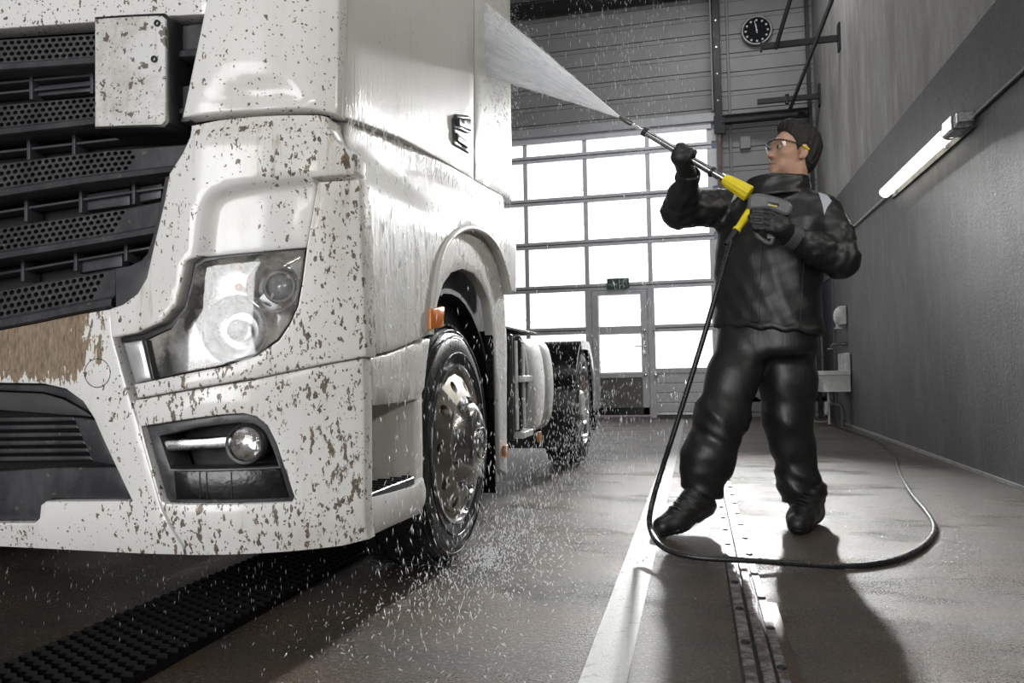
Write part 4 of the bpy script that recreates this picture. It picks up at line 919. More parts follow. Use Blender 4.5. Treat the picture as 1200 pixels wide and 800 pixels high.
# --- the other half of the cab: cut at the middle and mirrored
for o in [c for c in COL.objects if c.type == 'MESH' and (c.parent is TK or (c.parent and c.parent.parent is TK))]:
    if o.name.split('.')[0] in ('inner_body', 'cab_roof', 'far_flank', 'board_rim', 'board_face', 'eyelet'): continue
    if min(v.co.x for v in o.data.vertices) < -1e-4 and o.location.length < 1e-6:
        bm = bmesh.new(); bm.from_mesh(o.data); bmesh.ops.bisect_plane(bm, geom=bm.verts[:]+bm.edges[:]+bm.faces[:], plane_co=(0, 0, 0), plane_no=(-1, 0, 0), clear_outer=True); bm.to_mesh(o.data); bm.free()
for o in [c for c in COL.objects if c.type == 'MESH' and c.parent is TK]:
    if o.name.split('.')[0] in ('inner_body', 'cab_roof', 'far_flank', 'board_rim'): continue
    m = o.copy(); COL.objects.link(m); m.scale.x = -1; m.location.x = -o.location.x
    for ch in o.children: k = ch.copy(); COL.objects.link(k); k.parent = m
# --- wheels
def wheel(name, x, y, out, front, parent):
    s = out; c = np.array([x, y, .475]); A = (s, 0, 0)
    w = empty(name, c); w.parent = parent; w.location = tuple(c-worg(parent)); w['_w'] = c.tolist()
    prof = [(-.27, .30), (-.28, .38), (-.26, .445), (-.225, .470), (-.14, .475), (-.06, .470), (-.025, .448), (-.004, .41), (0, .375), (-.006, .335), (-.012, .31), (-.03, .298)]
    lathe('tyre', prof, c, A, MAT['rubber'], w, 72)
    for r_, o_ in ((.452, -.02), (.43, -.006), (.36, .004)):
        V, Fc = tube_vf([c+np.array([s*o_, r_*math.cos(a), r_*math.sin(a)]) for a in np.linspace(0, 2*math.pi, 72, endpoint=False)], .004, 6, closed=True); mesh('tyre_ring', V, Fc, MAT['rubber'], w, 180)
    # tread blocks round the rim of the tyre
    g = G()
    for k in range(60):
        a = 2*math.pi*k/60; d = np.array([0, math.cos(a), math.sin(a)])
        for o_ in (-.235, -.15, -.065):
            q0 = c+d*.474+np.array([s*(o_-.03), 0, 0]); q1 = c+d*.474+np.array([s*(o_+.03), 0, 0]); g.add(*bar_vf(q0, q1, .036, .008, d))
    tag(g.mesh('tread', MAT['rubber'], w), kind='stuff')
    WM = simple('wet_wheel_steel', (.30, .275, .24), .36, .9, .2, 10)
    lathe('rim_flange', [(-.05, .292), (-.01, .298), (.002, .306), (.0, .316), (-.012, .318)], c, A, MAT['chrome'], w, 64)
    # disc with hand holes
    nh = 10; g = G(); n = 80; h0, h1 = .205, .262
    if front: ringp = [(-.04, .296), (-.03, .282), (-.012, .275)]; zo, zi = -.012, .03
    else: ringp = [(-.04, .296), (-.06, .286), (-.09, .28)]; zo, zi = -.09, -.14
    g.add(*lathe_vf(ringp, c, A, n))
    rm = .236; rh = .023
    xv = np.array([0, 1.0, 0]); yv = np.array([0, 0, 1.0])
    def dp(r, a): t = (.275-r)/(.275-.185); return c+np.array([s*(zo+(zi-zo)*t), r*math.cos(a), r*math.sin(a)])
    for k in range(nh):
        a0_ = 2*math.pi*k/nh; da = math.pi/nh
        per = [(-1, -1), (0, -1), (1, -1), (1, 0), (1, 1), (0, 1), (-1, 1), (-1, 0)]
        P8 = [dp(.23+b*.045, a0_+a*da) for a, b in per]
        V = list(P8)
        for a, b in per:
            an = math.atan2(b, a); V.append(dp(rm+rh*math.sin(an), a0_+rh*math.cos(an)/rm))
        for a, b in per:
            an = math.atan2(b, a); V.append(dp(rm+rh*.95*math.sin(an), a0_+rh*.95*math.cos(an)/rm)+np.array([-s*.03, 0, 0]))
        g.add(V, [[q, (q+1) % 8, 8+(q+1) % 8, 8+q] for q in range(8)]+[[8+q, 8+(q+1) % 8, 16+(q+1) % 8, 16+q] for q in range(8)])
    fixn(g.mesh('rim_disc', WM, w, 30))
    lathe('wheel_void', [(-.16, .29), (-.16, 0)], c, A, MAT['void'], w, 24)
    if front:
        lathe('hub_cover', [(.02, .19), (.032, .186), (.045, .17), (.065, .15), (.082, .12), (.088, .085), (.084, .08), (.09, .075), (.094, .05), (.096, 0)], c, A, simple('wet_hub_steel', (.42, .41, .4), .2, 1.0, .2, 6), w, 48)
        b = c+np.array([s*.097, 0, 0]); V, Fc = tube_vf([b+np.array([0, .06*math.cos(a), .06*math.sin(a)]) for a in np.linspace(0, 2*math.pi, 40, endpoint=False)], .004, 6, closed=True); mesh('emblem_ring', V, Fc, MAT['chrome'], w, 180)
        g = G()
        for k in range(3): a = math.pi/2+k*2*math.pi/3; g.add(*rod_vf(b, b+np.array([0, .058*math.cos(a), .058*math.sin(a)]), .010, .002, 6))
        g.mesh('emblem_star', MAT['chrome'], w, 40)
    else:
        lathe('hub', [(-.14, .185), (-.135, .15), (-.1, .14), (-.03, .125), (-.01, .11), (-.005, 0)], c, A, MAT['white_enamel'], w, 36)
    nut = None
    for k in range(10):
        a = 2*math.pi*(k+.5)/10; d = np.array([0, math.cos(a)*.17, math.sin(a)*.17]); p = c+d+np.array([s*(.03 if front else -.135), 0, 0])
        if nut is None: nut = lathe('wheel_nut', [(0, .016), (.03, .014), (.034, 0)], p, A, MAT['chrome'], w, 6); pn = p
        else: copy_obj(nut, w, p-pn)
    return w
YW, YR2 = 2.96, 6.28
wheel('front_wheel', -.935, YW, 1, True, TK); wheel('rear_wheel', -.90, YR2, 1, False, TK)
wheel('front_wheel', -3.265, YW, -1, True, TK); wheel('rear_wheel', -3.30, YR2, -1, False, TK)
# --- wheel wells, mud flap, chassis
def arc_sheet(name, cy, cz, r, a0_, a1_, x0, x1, th, mat, n=24):
    V = []
    for k in range(n+1):
        a = math.radians(a0_+(a1_-a0_)*k/n)
        for rr in (r, r+th):
            for x in (x0, x1): V.append((x, cy+rr*math.cos(a), cz+rr*math.sin(a)))
    Fc = []
    for k in range(n):
        o = 4*k
        for (p, q) in ((0, 1), (1, 3), (3, 2), (2, 0)): Fc.append([o+p, o+q, o+4+q, o+4+p])
    Fc += [[0, 1, 3, 2], [4*n, 4*n+2, 4*n+3, 4*n+1]]
    return fixn(mesh(name, V, Fc, mat, TK, 30))
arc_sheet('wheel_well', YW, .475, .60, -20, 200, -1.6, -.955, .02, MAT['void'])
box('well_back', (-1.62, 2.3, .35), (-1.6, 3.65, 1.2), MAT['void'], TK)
box('mud_flap', (-1.5, 3.50, .19), (-.93, 3.52, .95), MAT['wet_black'], TK, .003)
box('chassis_rail', (-1.75, 2.4, .55), (-1.62, 8.0, .82), MAT['black_steel'], TK, .01); box('chassis_rail', (-2.55, 2.4, .55), (-2.42, 8.0, .82), MAT['black_steel'], TK, .01)
rod('front_axle', (-3.1, YW, .45), (-1.1, YW, .45), .06, MAT['black_steel'], TK); rod('rear_axle', (-3.1, YR2, .475), (-1.1, YR2, .475), .1, MAT['black_steel'], TK)
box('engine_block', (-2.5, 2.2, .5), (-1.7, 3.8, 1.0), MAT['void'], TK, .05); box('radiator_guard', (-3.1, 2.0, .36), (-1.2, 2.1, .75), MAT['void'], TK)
# tank with two white shells and a step frame in front of it
def shell(y0, y1, mat, name, x_out=-.93, z0=.38, z1=.965, inset_=0.0, taper=0.0):
    pr = []
    for (dx, z) in ((-.34, z0), (-.1, z0), (-.03, z0+.04), (0, z0+.13), (.012, (z0+z1)/2), (0, z1-.13), (-.03, z1-.035), (-.1, z1), (-.34, z1)): pr.append((x_out+dx-inset_, z))
    V = []; P2 = crom(np.array(pr), 3); ys = [y0, y0+.008, y1-.008-taper, y1-taper*.4, y1]; sc = [.985, 1, 1, .985 if not taper else .95, .97 if not taper else .86]
    zm = (z0+z1)/2
    for y, q in zip(ys, sc):
        for (x, z) in P2: V.append((x_out-.34+(x-x_out+.34)*q, y, zm+(z-zm)*q))
    n = len(P2); Fc = [[i*n+k, i*n+k+1, (i+1)*n+k+1, (i+1)*n+k] for i in range(len(ys)-1) for k in range(n-1)]
    Fc += [list(range(n)), list(range((len(ys)-1)*n, len(ys)*n))]
    return fixn(mesh(name, V, Fc, mat, TK, 40))
shell(4.28, 4.70, PW, 'tank_shell'); shell(4.72, 5.12, PW, 'tank_shell', taper=.12); shell(3.80, 5.1, MAT['wet_black'], 'tank_core', inset_=.03, z0=.40, z1=.95)
shell(4.14, 4.265, MAT['grey_plastic'], 'tank_band')
for y in (3.86, 4.06): box('step_post', (-.955, y, .40), (-.925, y+.035, .95), MAT['black_plastic'], TK, .005)
box('step_strip', (-.93, 3.93, .45), (-.918, 3.965, .92), MAT['white_enamel'], TK, .002); box('step_strip', (-.93, 4.1, .45), (-.918, 4.135, .92), MAT['white_enamel'], TK, .002)
for z in (.40, .70): box('step_rung', (-.96, 4.0, z), (-.90, 4.24, z+.035), MAT['white_enamel'], TK, .003)
box('catwalk', (-1.6, 3.95, .985), (-.97, 4.75, 1.0), MAT['black_steel'], TK, .003)
for y in (3.62, 4.45): box('rear_marker', (-.925, y, .34), (-.91, y+.07, .40), simple('dirty_amber', (.5, .2, .08), .3), TK, .003)
# rear mudguard
def mud_guard():
    th = np.radians(np.linspace(-8, 188, 30)); cy, cz = YR2, .475
    prof = [(cy+.585*math.cos(a)*(1.02 if math.cos(a) < 0 else 1.0), cz+min(.525, .56*math.sin(a)*1.0)) for a in th]
    prof = prof+[(cy-.60, .2)]; prof = [(cy+.585, .25)]+prof
    V = []; n = len(prof)
    for x in (-.885, -1.58):
        for (y, z) in prof: V.append((x, y, z))
    for x in (-.885, -1.58):
        for (y, z) in prof: V.append((x, cy+(y-cy)*.965, z-.02))
    Fc = [[i, i+1, n+i+1, n+i] for i in range(n-1)]+[[2*n+i, 3*n+i, 3*n+i+1, 2*n+i+1] for i in range(n-1)]+[[i, 2*n+i, 2*n+i+1, i+1] for i in range(n-1)]+[[n+i, n+i+1, 3*n+i+1, 3*n+i] for i in range(n-1)]
    fixn(mesh('rear_mudguard', V, Fc, MAT['wet_black'], TK, 35))
    # outer edge band, its bright lit look put into the pale colour
    V = []; m = 0
    for (y, z) in prof[1:-12]:
        q = np.array([y-cy, z-cz]); V += [(-.882, cy+q[0]*1.005, cz+q[1]*1.005), (-.882, cy+q[0]*.87, cz+q[1]*.87)]; m += 1
    V += [(x-.015, y, z) for x, y, z in V]
    Fc = [[2*i, 2*i+1, 2*i+3, 2*i+2] for i in range(m-1)]+[[2*m+2*i, 2*m+2*i+2, 2*m+2*i+3, 2*m+2*i+1] for i in range(m-1)]+[[2*i, 2*i+2, 2*m+2*i+2, 2*m+2*i] for i in range(m-1)]+[[2*i+1, 2*m+2*i+1, 2*m+2*i+3, 2*i+3] for i in range(m-1)]
    fixn(mesh('mudguard_lit_edge', V, Fc, simple('lit_edge_grey', (.5, .51, .52), .2), TK, 35))
mud_guard()
box('rear_flap', (-1.55, 6.93, .22), (-.9, 6.95, .7), MAT['wet_black'], TK, .003)
box('chassis_tail', (-3.0, 7.7, .5), (-1.2, 7.9, .8), MAT['black_steel'], TK, .02)
# ================================================================== worker, lance, hose
def at(px, py, Y): return pl(px, py, 1, Y)
def cloth(name, col, rough, bs=70, bstr=.12):
    n = N(name); w = n.noise(bs, 4, .6, n.co((1, 1, .6))); w2 = n.noise(11, 5, .65, n.co((1.3, 1.3, .45)), 1.2)
    n.set(Base_Color=n.mix(n.rng(w2, .3, .7), tuple(c*.75 for c in col), tuple(c*1.35 for c in col)), Roughness=n.rng(w2, .3, .7, rough-.05, rough+.06))
    n.set(Normal=n.bump(w, bstr, .003, n.bump(w2, .25, .008))); return n.m
JK = cloth('black_rain_jacket', (.0085, .0088, .0095), .44); TR = cloth('black_rain_trousers', (.0085, .0088, .0095), .42)
GLV = cloth('black_glove', (.009, .009, .010), .5, 160, .2); BT = cloth('black_boot_leather', (.011, .0105, .0105), .42, 120, .25)
def skin_mat():
    n = N('skin'); v = n.noise(28, 4, .6); x, y, z = n.sep(); sp = n.noise(160, 3, .6)
    c = n.mix(n.rng(v, .35, .7), (.42, .235, .16), (.50, .30, .215)); n.set(Base_Color=c, Roughness=.48, Subsurface_Weight=.12, Subsurface_Scale=.01, Normal=n.bump(sp, .08, .002)); n.b.inputs['Subsurface Radius'].default_value = (1, .35, .2); return n.m
SKIN = skin_mat()
MAN = empty('person', (.28, 3.78, 0), 'man in black rain suit and clear safety glasses aiming a yellow and grey spray lance', 'person')

RS, LS = at(862, 240, 3.97), at(962, 252, 3.80)
RE, RWr = at(796, 247, 3.84), at(806, 206, 3.66)
LE, LWr = at(984, 304, 3.64), at(926, 277, 3.55)
tip, gtail = at(728, 138, 3.62), at(922, 253.5, 3.52)
LD = (gtail-tip)/np.linalg.norm(gtail-tip)
RHc = tip+LD*np.dot(at(801, 184, 3.59)-tip, LD)
# torso as stacked ovals turned towards the truck
TA = math.radians(-24)
def oval(X, Y, Z, prof):
    z = np.array([p[0] for p in prof]); I = lambda k: np.interp(Z, z, np.array([p[k] for p in prof]))
    dx, dy = X-I(1), Y-I(2); c, s = math.cos(TA), math.sin(TA); a, b = I(3), I(4)
    u, v = (c*dx+s*dy)/a, (-s*dx+c*dy)/b; return (np.sqrt(u*u+v*v)-1)*np.minimum(a, b)
def folds(X, Y, Z, amp, f=1.0, tilt=.6):
    w = .5*np.sin(9*X*f+4*Z*f+1.3)+.5*np.sin(7*Z*f-6*Y*f)
    a = np.sin(46*f*(Z*tilt+X*.8+.06*w)+3*w); b = np.sin(38*f*(Z-.9*X*tilt+.05*w)-2*w+1.0)
    return amp*(np.abs(a)**1.5*.6+np.abs(b)**1.5*.6-.5)
TP = [(.88, .335, 3.86, .262, .185), (.96, .335, 3.86, .258, .18), (1.1, .335, 3.865, .256, .172), (1.3, .35, 3.87, .262, .172), (1.44, .372, 3.875, .262, .165), (1.52, .388, 3.88, .235, .145), (1.58, .40, 3.885, .17, .12), (1.63, .408, 3.885, .125, .115), (1.7, .412, 3.885, .118, .115)]
def jacket_f(X, Y, Z):
    d = oval(X, Y, Z, TP)
    r = chain_d(X, Y, Z, [(RS, .098), ((RS+RE)/2, .088), (RE, .084), ((RE+RWr)/2, .07), (RWr, .054)], .03)
    l = chain_d(X, Y, Z, [(LS, .10), ((LS+LE)/2+np.array([.012, 0, 0]), .09), (LE, .082), ((LE+LWr)/2, .068), (LWr, .05)], .03)
    def rings(A, E, B, ph):               # cloth bunched across the sleeve, most at the elbow
        o = np.zeros_like(X); w = .4*np.sin(23*X+17*Z+ph)+.3*np.sin(31*Y-19*Z)
        for a, b in ((A, E), (B, E)):
            v = E-a; Lv = np.linalg.norm(v); v = v/Lv; q = (X-a[0])*v[0]+(Y-a[1])*v[1]+(Z-a[2])*v[2]
            k = np.clip(q/Lv, 0, 1.15); o = o+.009*(np.abs(np.sin(52*q+2.2*w+ph))**1.4-.45)*np.where(k < 1.1, .25+.75*k*k, 0)
        return o*.7
    r = r+folds(X, Y, Z, .004, 1.3, 1.1)+rings(RS, RE, RWr, .4); l = l+folds(X, Y, Z, .004, 1.2, .9)+rings(LS, LE, LWr, 1.7)
    d = d+folds(X, Y, Z, .006, .75, .35)
    d = smin(smin(d, r, .05), l, .05)
    hem = .925+(.335-X)*.13+.006*np.sin(60*X)
    d = smax(d, hem-Z, .02); d = smax(d, Z-1.645, .02)
    d = smin(d, smax(smax(oval(X, Y, Z, [(p[0], p[1], p[2], p[3]+.004, p[4]+.004) for p in TP]), hem-Z, .01), Z-hem-.03, .01), .006)
    return d
jk = sdf('jacket', jacket_f, (-.24, 3.38, .84), (.86, 4.18, 1.72), .0095, JK, MAN)
# high collar
def collar_f(X, Y, Z):
    z0 = 1.555+.0*X; c = (.402, 3.87)
    dx, dy = X-c[0]-.0, Y-c[1]; k = np.sqrt((dx/.142)**2+(dy/.128)**2); rad = (k-1)*.13
    fl = np.interp(Z, [1.54, 1.58, 1.64, 1.72], [.018, .004, -.004, -.010]); d = np.abs(rad-fl)-.011+folds(X, Y, Z, .006, 1.4, .2)
    top = 1.660+.006*np.sin(24*X)+.03*np.clip((Y-3.9)/.1, 0, 1)
    return smax(smax(d, Z-top, .012), z0-Z, .012)
sdf('collar', collar_f, (.22, 3.68, 1.52), (.6, 4.06, 1.76), .007, JK, MAN)
# trousers
def P3(px, py, Y, r): return (at(px, py, Y), r)
RL = [P3(872, 405, 3.84, .125), P3(859, 440, 3.79, .122), P3(845, 490, 3.75, .122), P3(830, 535, 3.73, .118), P3(823, 562, 3.73, .098), P3(822, 574, 3.73, .09)]
LL = [P3(920, 405, 3.90, .128), P3(924, 445, 3.91, .130), P3(923, 490, 3.91, .112), P3(928, 520, 3.92, .097), P3(935, 560, 3.94, .092), P3(938, 600, 3.94, .080)]
def leg_folds(X, Y, Z):
    w = np.sin(11*Z+6*X)+.6*np.sin(17*Z-9*Y)
    return .010*(np.abs(np.sin(13*(X*1.1+.6*Y)+3.2*Z+w*.5))**1.3-.5)+.006*(np.abs(np.sin(25*Z+19*X+w*.9))**1.5-.4)*np.clip((.8-Z)/.35, .1, 1)
def trous_f(X, Y, Z):
    h = oval(X, Y, Z, [(.7, .32, 3.86, .225, .15), (.85, .33, 3.86, .238, .16), (1.02, .335, 3.86, .236, .155)]); h = smax(smax(h, .80-Z, .05), Z-1.0, .01)
    r = chain_d(X, Y, Z, RL, .04); l = chain_d(X, Y, Z, LL, .04)
    r = r+leg_folds(X, Y, Z)+.005*np.sin(62*Z+9*X)*np.clip((.36-Z)/.14, 0, 1); l = l+leg_folds(X+.3, Y, Z)+.005*np.sin(70*Z+X*14)*np.clip((.36-Z)/.2, 0, 1)
    r = smax(r, RL[-1][0][2]-.02-(X-.02)*.3-Z, .015); l = smax(l, LL[-1][0][2]-.015-Z, .015)
    return smin(smin(r, l, .03), h, .05)
sdf('trousers', trous_f, (-.2, 3.54, .1), (.78, 4.12, 1.04), .0095, TR, MAN)
# boots
def boot(name, toe, ball, heel, ank, top, nrm):
    def f(X, Y, Z):
        d = chain_d(X, Y, Z, [(toe, .047), (ball, .056), ((ball*.45+heel*.55)+np.array([0, 0, .025]), .055), (heel, .05)], .03)
        d = smin(d, chain_d(X, Y, Z, [(heel+np.array([0, 0, .02]), .05), (ank, .056), (top, .062)], .02), .04)
        d = smin(d, cap_d(X, Y, Z, ball+np.array([0, 0, .02]), ank, .045, .05), .03)+.003*np.sin(160*(Z+.4*X))*np.clip((Z-.07)/.05, 0, 1)
        n = np.array(nrm)/np.linalg.norm(nrm); pl_ = (X-toe[0])*n[0]+(Y-toe[1])*n[1]+(Z-toe[2]+.046)*n[2]
        return smax(d, -pl_, .008)
    P = np.array([toe, ball, heel, ank, top]); b = sdf(name, f, P.min(0)-.1, P.max(0)+.09, .008, BT, MAN)
    def g(X, Y, Z):
        n = np.array(nrm)/np.linalg.norm(nrm); h = (X-toe[0])*n[0]+(Y-toe[1])*n[1]+(Z-toe[2]+.046)*n[2]
        tt = toe+(ball-toe)*0; d = chain_d(X, Y, Z, [(toe, .05), (ball, .060), (ball*.5+heel*.5, .05), (heel, .054)], .03)
        along = (X-heel[0])*(toe-heel)[0]+(Y-heel[1])*(toe-heel)[1]; L = np.linalg.norm((toe-heel)[:2]); t = along/L/L
        arch_ = .014*np.clip(1-np.abs(t-.36)/.13, 0, 1); lug = .005*(np.sin(t*75) > .2)
        return np.maximum(d, np.maximum(h-.026, arch_+lug-h))
    sole = sdf('boot_sole', g, P.min(0)-.1, P.max(0)+.09, .006, MAT['rubber'], b, 50)
    V = []
    for k in range(5):
        t = .1+k*.17; c = ball*(1-t)+ank*t+np.array([0, 0, .045*(1-t)+.02]); d = heel-ball; s = np.cross(d, [0, 0, 1]); s /= np.linalg.norm(s); fwd = -d/np.linalg.norm(d)
        tube('lace', [c-s*.03+fwd*.035, c+fwd*.046+np.array([0, 0, .012]), c+s*.03+fwd*.035], .0035, MAT['rubber'], b, 6)
    return b
toeR = np.array([-.165, 3.56, .046]); toeL = np.array([.425, 3.70, .046])
boot('boot', toeR, np.array([-.105, 3.60, .06]), np.array([.015, 3.70, .115]), np.array([.005, 3.71, .205]), at(823, 570, 3.73), (.30, .30, 1.0) if False else (-.20, -.17, .96))
boot('boot', toeL, np.array([.445, 3.77, .052]), np.array([.52, 3.94, .05]), np.array([.53, 3.945, .16]), at(938, 585, 3.94), (0, 0, 1))

# head: forward, left (towards the camera), up
hf = np.array([-.915, -.36, .20]); hf /= np.linalg.norm(hf); hl_ = np.cross([0, 0, 1], hf); hl_ /= np.linalg.norm(hl_); hu = np.cross(hf, hl_)
HC = at(929, 180.5, 3.86); HS = 1.10
def hw(p): p = np.asarray(p, float)*HS; return HC+p[..., 0:1]*hf+p[..., 1:2]*hl_+p[..., 2:3]*hu
def head_f(x, y, z):
    ay = np.abs(y)
    d = ell_d(x, y, z, (-.018, 0, .042), (.098, .075, .085))
    d = smin(d, ell_d(x, y, z, (.035, 0, -.012), (.058, .058, .082)), .035)
    d = smin(d, ell_d(x, ay, z, (.020, .030, -.070), (.052, .026, .034)), .03)
    d = smin(d, ell_d(x, y, z, (.070, 0, -.098), (.020, .024, .019)), .028)
    d = smin(d, cap_d(x, ay, z, (.083, .010, .028), (.068, .046, .026), .012, .011), .02)
    d = smin(d, ell_d(x, ay, z, (.052, .047, -.018), (.026, .018, .018)), .025)
    d = smin(d, cap_d(x, y, z, (.084, 0, .020), (.103, 0, -.028), .008, .0125), .016)
    d = smin(d, ell_d(x, ay, z, (.093, .012, -.033), (.011, .008, .007)), .008)
    d = smax(d, -ell_d(x, ay, z, (.092, .031, .003), (.017, .019, .012)), .012)
    d = smin(d, cap_d(x, ay, z, (.088, .0, -.062), (.076, .021, -.066), .0062, .003), .007)
    d = smin(d, cap_d(x, ay, z, (.0865, .0, -.076), (.076, .018, -.071), .0070, .003), .007)
    d = smax(d, -cap_d(x, ay, z, (.099, 0, -.069), (.084, .022, -.069), .0028, .002), .004)
    e = ell_d(x, ay, z, (-.012, .079, -.008), (.019, .008, .033)); e = smax(e, -ell_d(x, ay, z, (-.009, .089, -.006), (.011, .008, .021)), .004); e = smin(e, ell_d(x, ay, z, (.001, .077, -.034), (.008, .006, .010)), .006)
    d = smin(d, e, .008)
    return smin(d, cap_d(x, y, z, (-.016, 0, -.05), (-.020, 0, -.16), .056, .062), .03)
V, Fc = snets(head_f, (-.14, -.11, -.22), (.14, .11, .15), .0042)
mesh('body', hw(V), Fc[:, ::-1] if False else Fc, SKIN, MAN, 180)
HAIR = N('dark_hair'); _h = HAIR.noise(120, 4, .7, HAIR.co((1, .35, .5))); HAIR.set(Base_Color=HAIR.mix(_h, (.004, .0032, .003), (.016, .012, .010)), Roughness=.55, Normal=HAIR.bump(_h, .8, .012)); HAIR = HAIR.m
def hair_f(x, y, z):
    d = ell_d(x, y, z, (-.018, 0, .046), (.102, .080, .093))
    d = smin(d, ell_d(x, y, z, (-.050, 0, -.012), (.056, .064, .070)), .03)
    d = smin(d, ell_d(x, y, z, (.035, 0, .115), (.042, .055, .028)), .03)
    d = d+.0035*np.sin(150*x+40*z+8*np.sin(60*y))*np.sin(170*y+30*x)-.002
    line = np.interp(x, [-.12, -.05, -.034, -.030, .000, .012, .018, .03, .055, .075, .1], [-.075, -.07, -.058, .02, .024, -.010, -.010, .035, .066, .092, .10])
    lim = np.abs(y)*.0
    return smax(d, (line-lim-z)*.7, .006)
V, Fc = snets(hair_f, (-.15, -.11, -.13), (.12, .11, .17), .0042); mesh('hair', hw(V), Fc, HAIR, MAN, 180)
for sy in (-1, 1):
    eb = crom([(.092, sy*.012, .030), (.089, sy*.03, .037), (.072, sy*.052, .030)], 4); V, Fc = tube_vf(hw(eb), [.0035]*len(eb), 6); mesh('eyebrow', V, Fc, HAIR, MAN, 180)
    ey = empty('eye', hw(np.array([.0, 0, 0]))); bpy.data.objects.remove(ey)
    c = hw(np.array([.0765, sy*.031, .004])); e = lathe('eyeball', [(.0135*math.cos(a), .0135*math.sin(a)) for a in np.linspace(math.pi, 0, 10)], c, hf, simple('eye_white', (.34, .3, .28), .3), MAN, 14, 180)
    lathe('iris', [(.0118, .0085), (.0138, .006), (.0145, 0)], c, hf, simple('iris', (.03, .03, .03), .15), e, 12)
lp = []
for sg in (1,):
    up_ = crom([(.0855, -.020, -.066), (.0945, -.008, -.063), (.0955, 0, -.0645), (.0945, .008, -.063), (.0825, .022, -.067)], 4); V, Fc = tube_vf(hw(up_), np.interp(np.linspace(0, 1, len(up_)), [0, .5, 1], [.002, .0042, .002]), 8)
    mesh('lips', V, Fc, simple('lip_skin', (.42, .2, .16), .45), MAN, 180)
# safety glasses
GL = bpy.data.objects.new('safety_glasses', None); COL.objects.link(GL); GL.parent = MAN; GL['_w'] = list(worg(MAN))
top = crom([(-.022, -.086, .018), (.05, -.082, .022), (.092, -.062, .026), (.112, -.03, .027), (.118, 0, .024), (.112, .03, .027), (.092, .062, .026), (.05, .083, .018), (.0, .087, .010), (-.03, .084, .002)], 6)
V, Fc = tube_vf(hw(top), .0036, 8); mesh('frame', V, Fc, MAT['black_plastic'], GL, 180)
ty = crom([(.004, .0875, .0105), (-.012, .0865, .008), (-.03, .085, .002)], 5); V, Fc = tube_vf(hw(ty), .0046, 8); mesh('temple_tip', V, Fc, MAT['yellow'], GL, 180)
gm = N('clear_visor'); trn = gm.nd('BsdfTransparent'); trn.inputs[0].default_value = (.97, .97, .97, 1); gls = gm.nd('BsdfGlossy'); gls.inputs['Roughness'].default_value = .03
lw = gm.nd('LayerWeight'); lw.inputs[0].default_value = .3; mx = gm.nd('MixShader'); gm.put(mx.inputs[0], gm.rng(gm.math('MULTIPLY', lw.outputs['Fresnel'], gm.rng(gm.noise(5, 2), 0, 1, .9, 1.1)), 0, 1, .05, .75)); gm.put(mx.inputs[1], trn.outputs[0]); gm.put(mx.inputs[2], gls.outputs[0]); gm.put(gm.out.inputs[0], mx.outputs[0])
s0 = crom([(.075, -.072, .026), (.098, -.056, .026), (.114, -.028, .026), (.119, 0, .024), (.114, .028, .026), (.098, .056, .026), (.075, .073, .024)], 5); V = []
for k, p in enumerate(s0):
    q = abs(k/(len(s0)-1)-.5)*2; dz = .040-.012*q-.014*max(0, 1-q*6)
    for j in range(4): t = j/3; V.append((p[0]-.012*t*t, p[1], p[2]-dz*t))
m = 4; Fc = [[i*m+j, i*m+j+1, (i+1)*m+j+1, (i+1)*m+j] for i in range(len(s0)-1) for j in range(m-1)]
mesh('visor', hw(np.array(V)), Fc, gm.m, GL, 180)

# gloves
n1 = np.array([0, -1.0, 0]); n1 = n1-LD*(n1@LD); n1 /= np.linalg.norm(n1); n2 = np.cross(LD, n1); n2 = n2 if n2[2] > 0 else -n2
def ring(c, ang, r): a = math.radians(ang); return c+r*(math.cos(a)*n1+math.sin(a)*n2)
def rglove(X, Y, Z):
    pc = ring(RHc, -35, .036)
    d = smin(cap_d(X, Y, Z, RWr, RWr*.4+pc*.6, .046, .040), ell_d(X, Y, Z, pc, (.046, .034, .040)), .03)
    for k in range(4):
        c = RHc+LD*(-.034+k*.0225); R = .018+.013
        d = smin(d, chain_d(X, Y, Z, [(ring(c, -30, R+.010), .0135), (ring(c, 25, R+.010), .0132), (ring(c, 85, R+.003), .0122), (ring(c, 140, R), .0115), (ring(c, 195, R), .0105)], .006), .0045)
    c = RHc+LD*(.034); d = smin(d, chain_d(X, Y, Z, [(ring(RHc+LD*.03, -60, .036), .016), (ring(c+LD*.012, -100, .034), .014), (ring(c+LD*.012, -165, .031), .0115)], .008), .008)
    d = smax(d, -cap_d(X, Y, Z, tip, gtail, .0155, .0155), .003)
    return d+folds(X, Y, Z, .0018, 4.0, 1)
sdf('glove', rglove, RHc-.13, RHc+.13, .0052, GLV, MAN)
gB = at(908, 264, 3.505)
def fing(py0, py1, x1, Y0, Y1, r): return [(at(906, py0, Y0), r*1.1), (at(894, (py0*.6+py1*.4)-1, Y0-.008), r*1.05), (at(x1, py1, Y1), r), (at(x1+5, py1+2, Y1+.034), r*.9)]
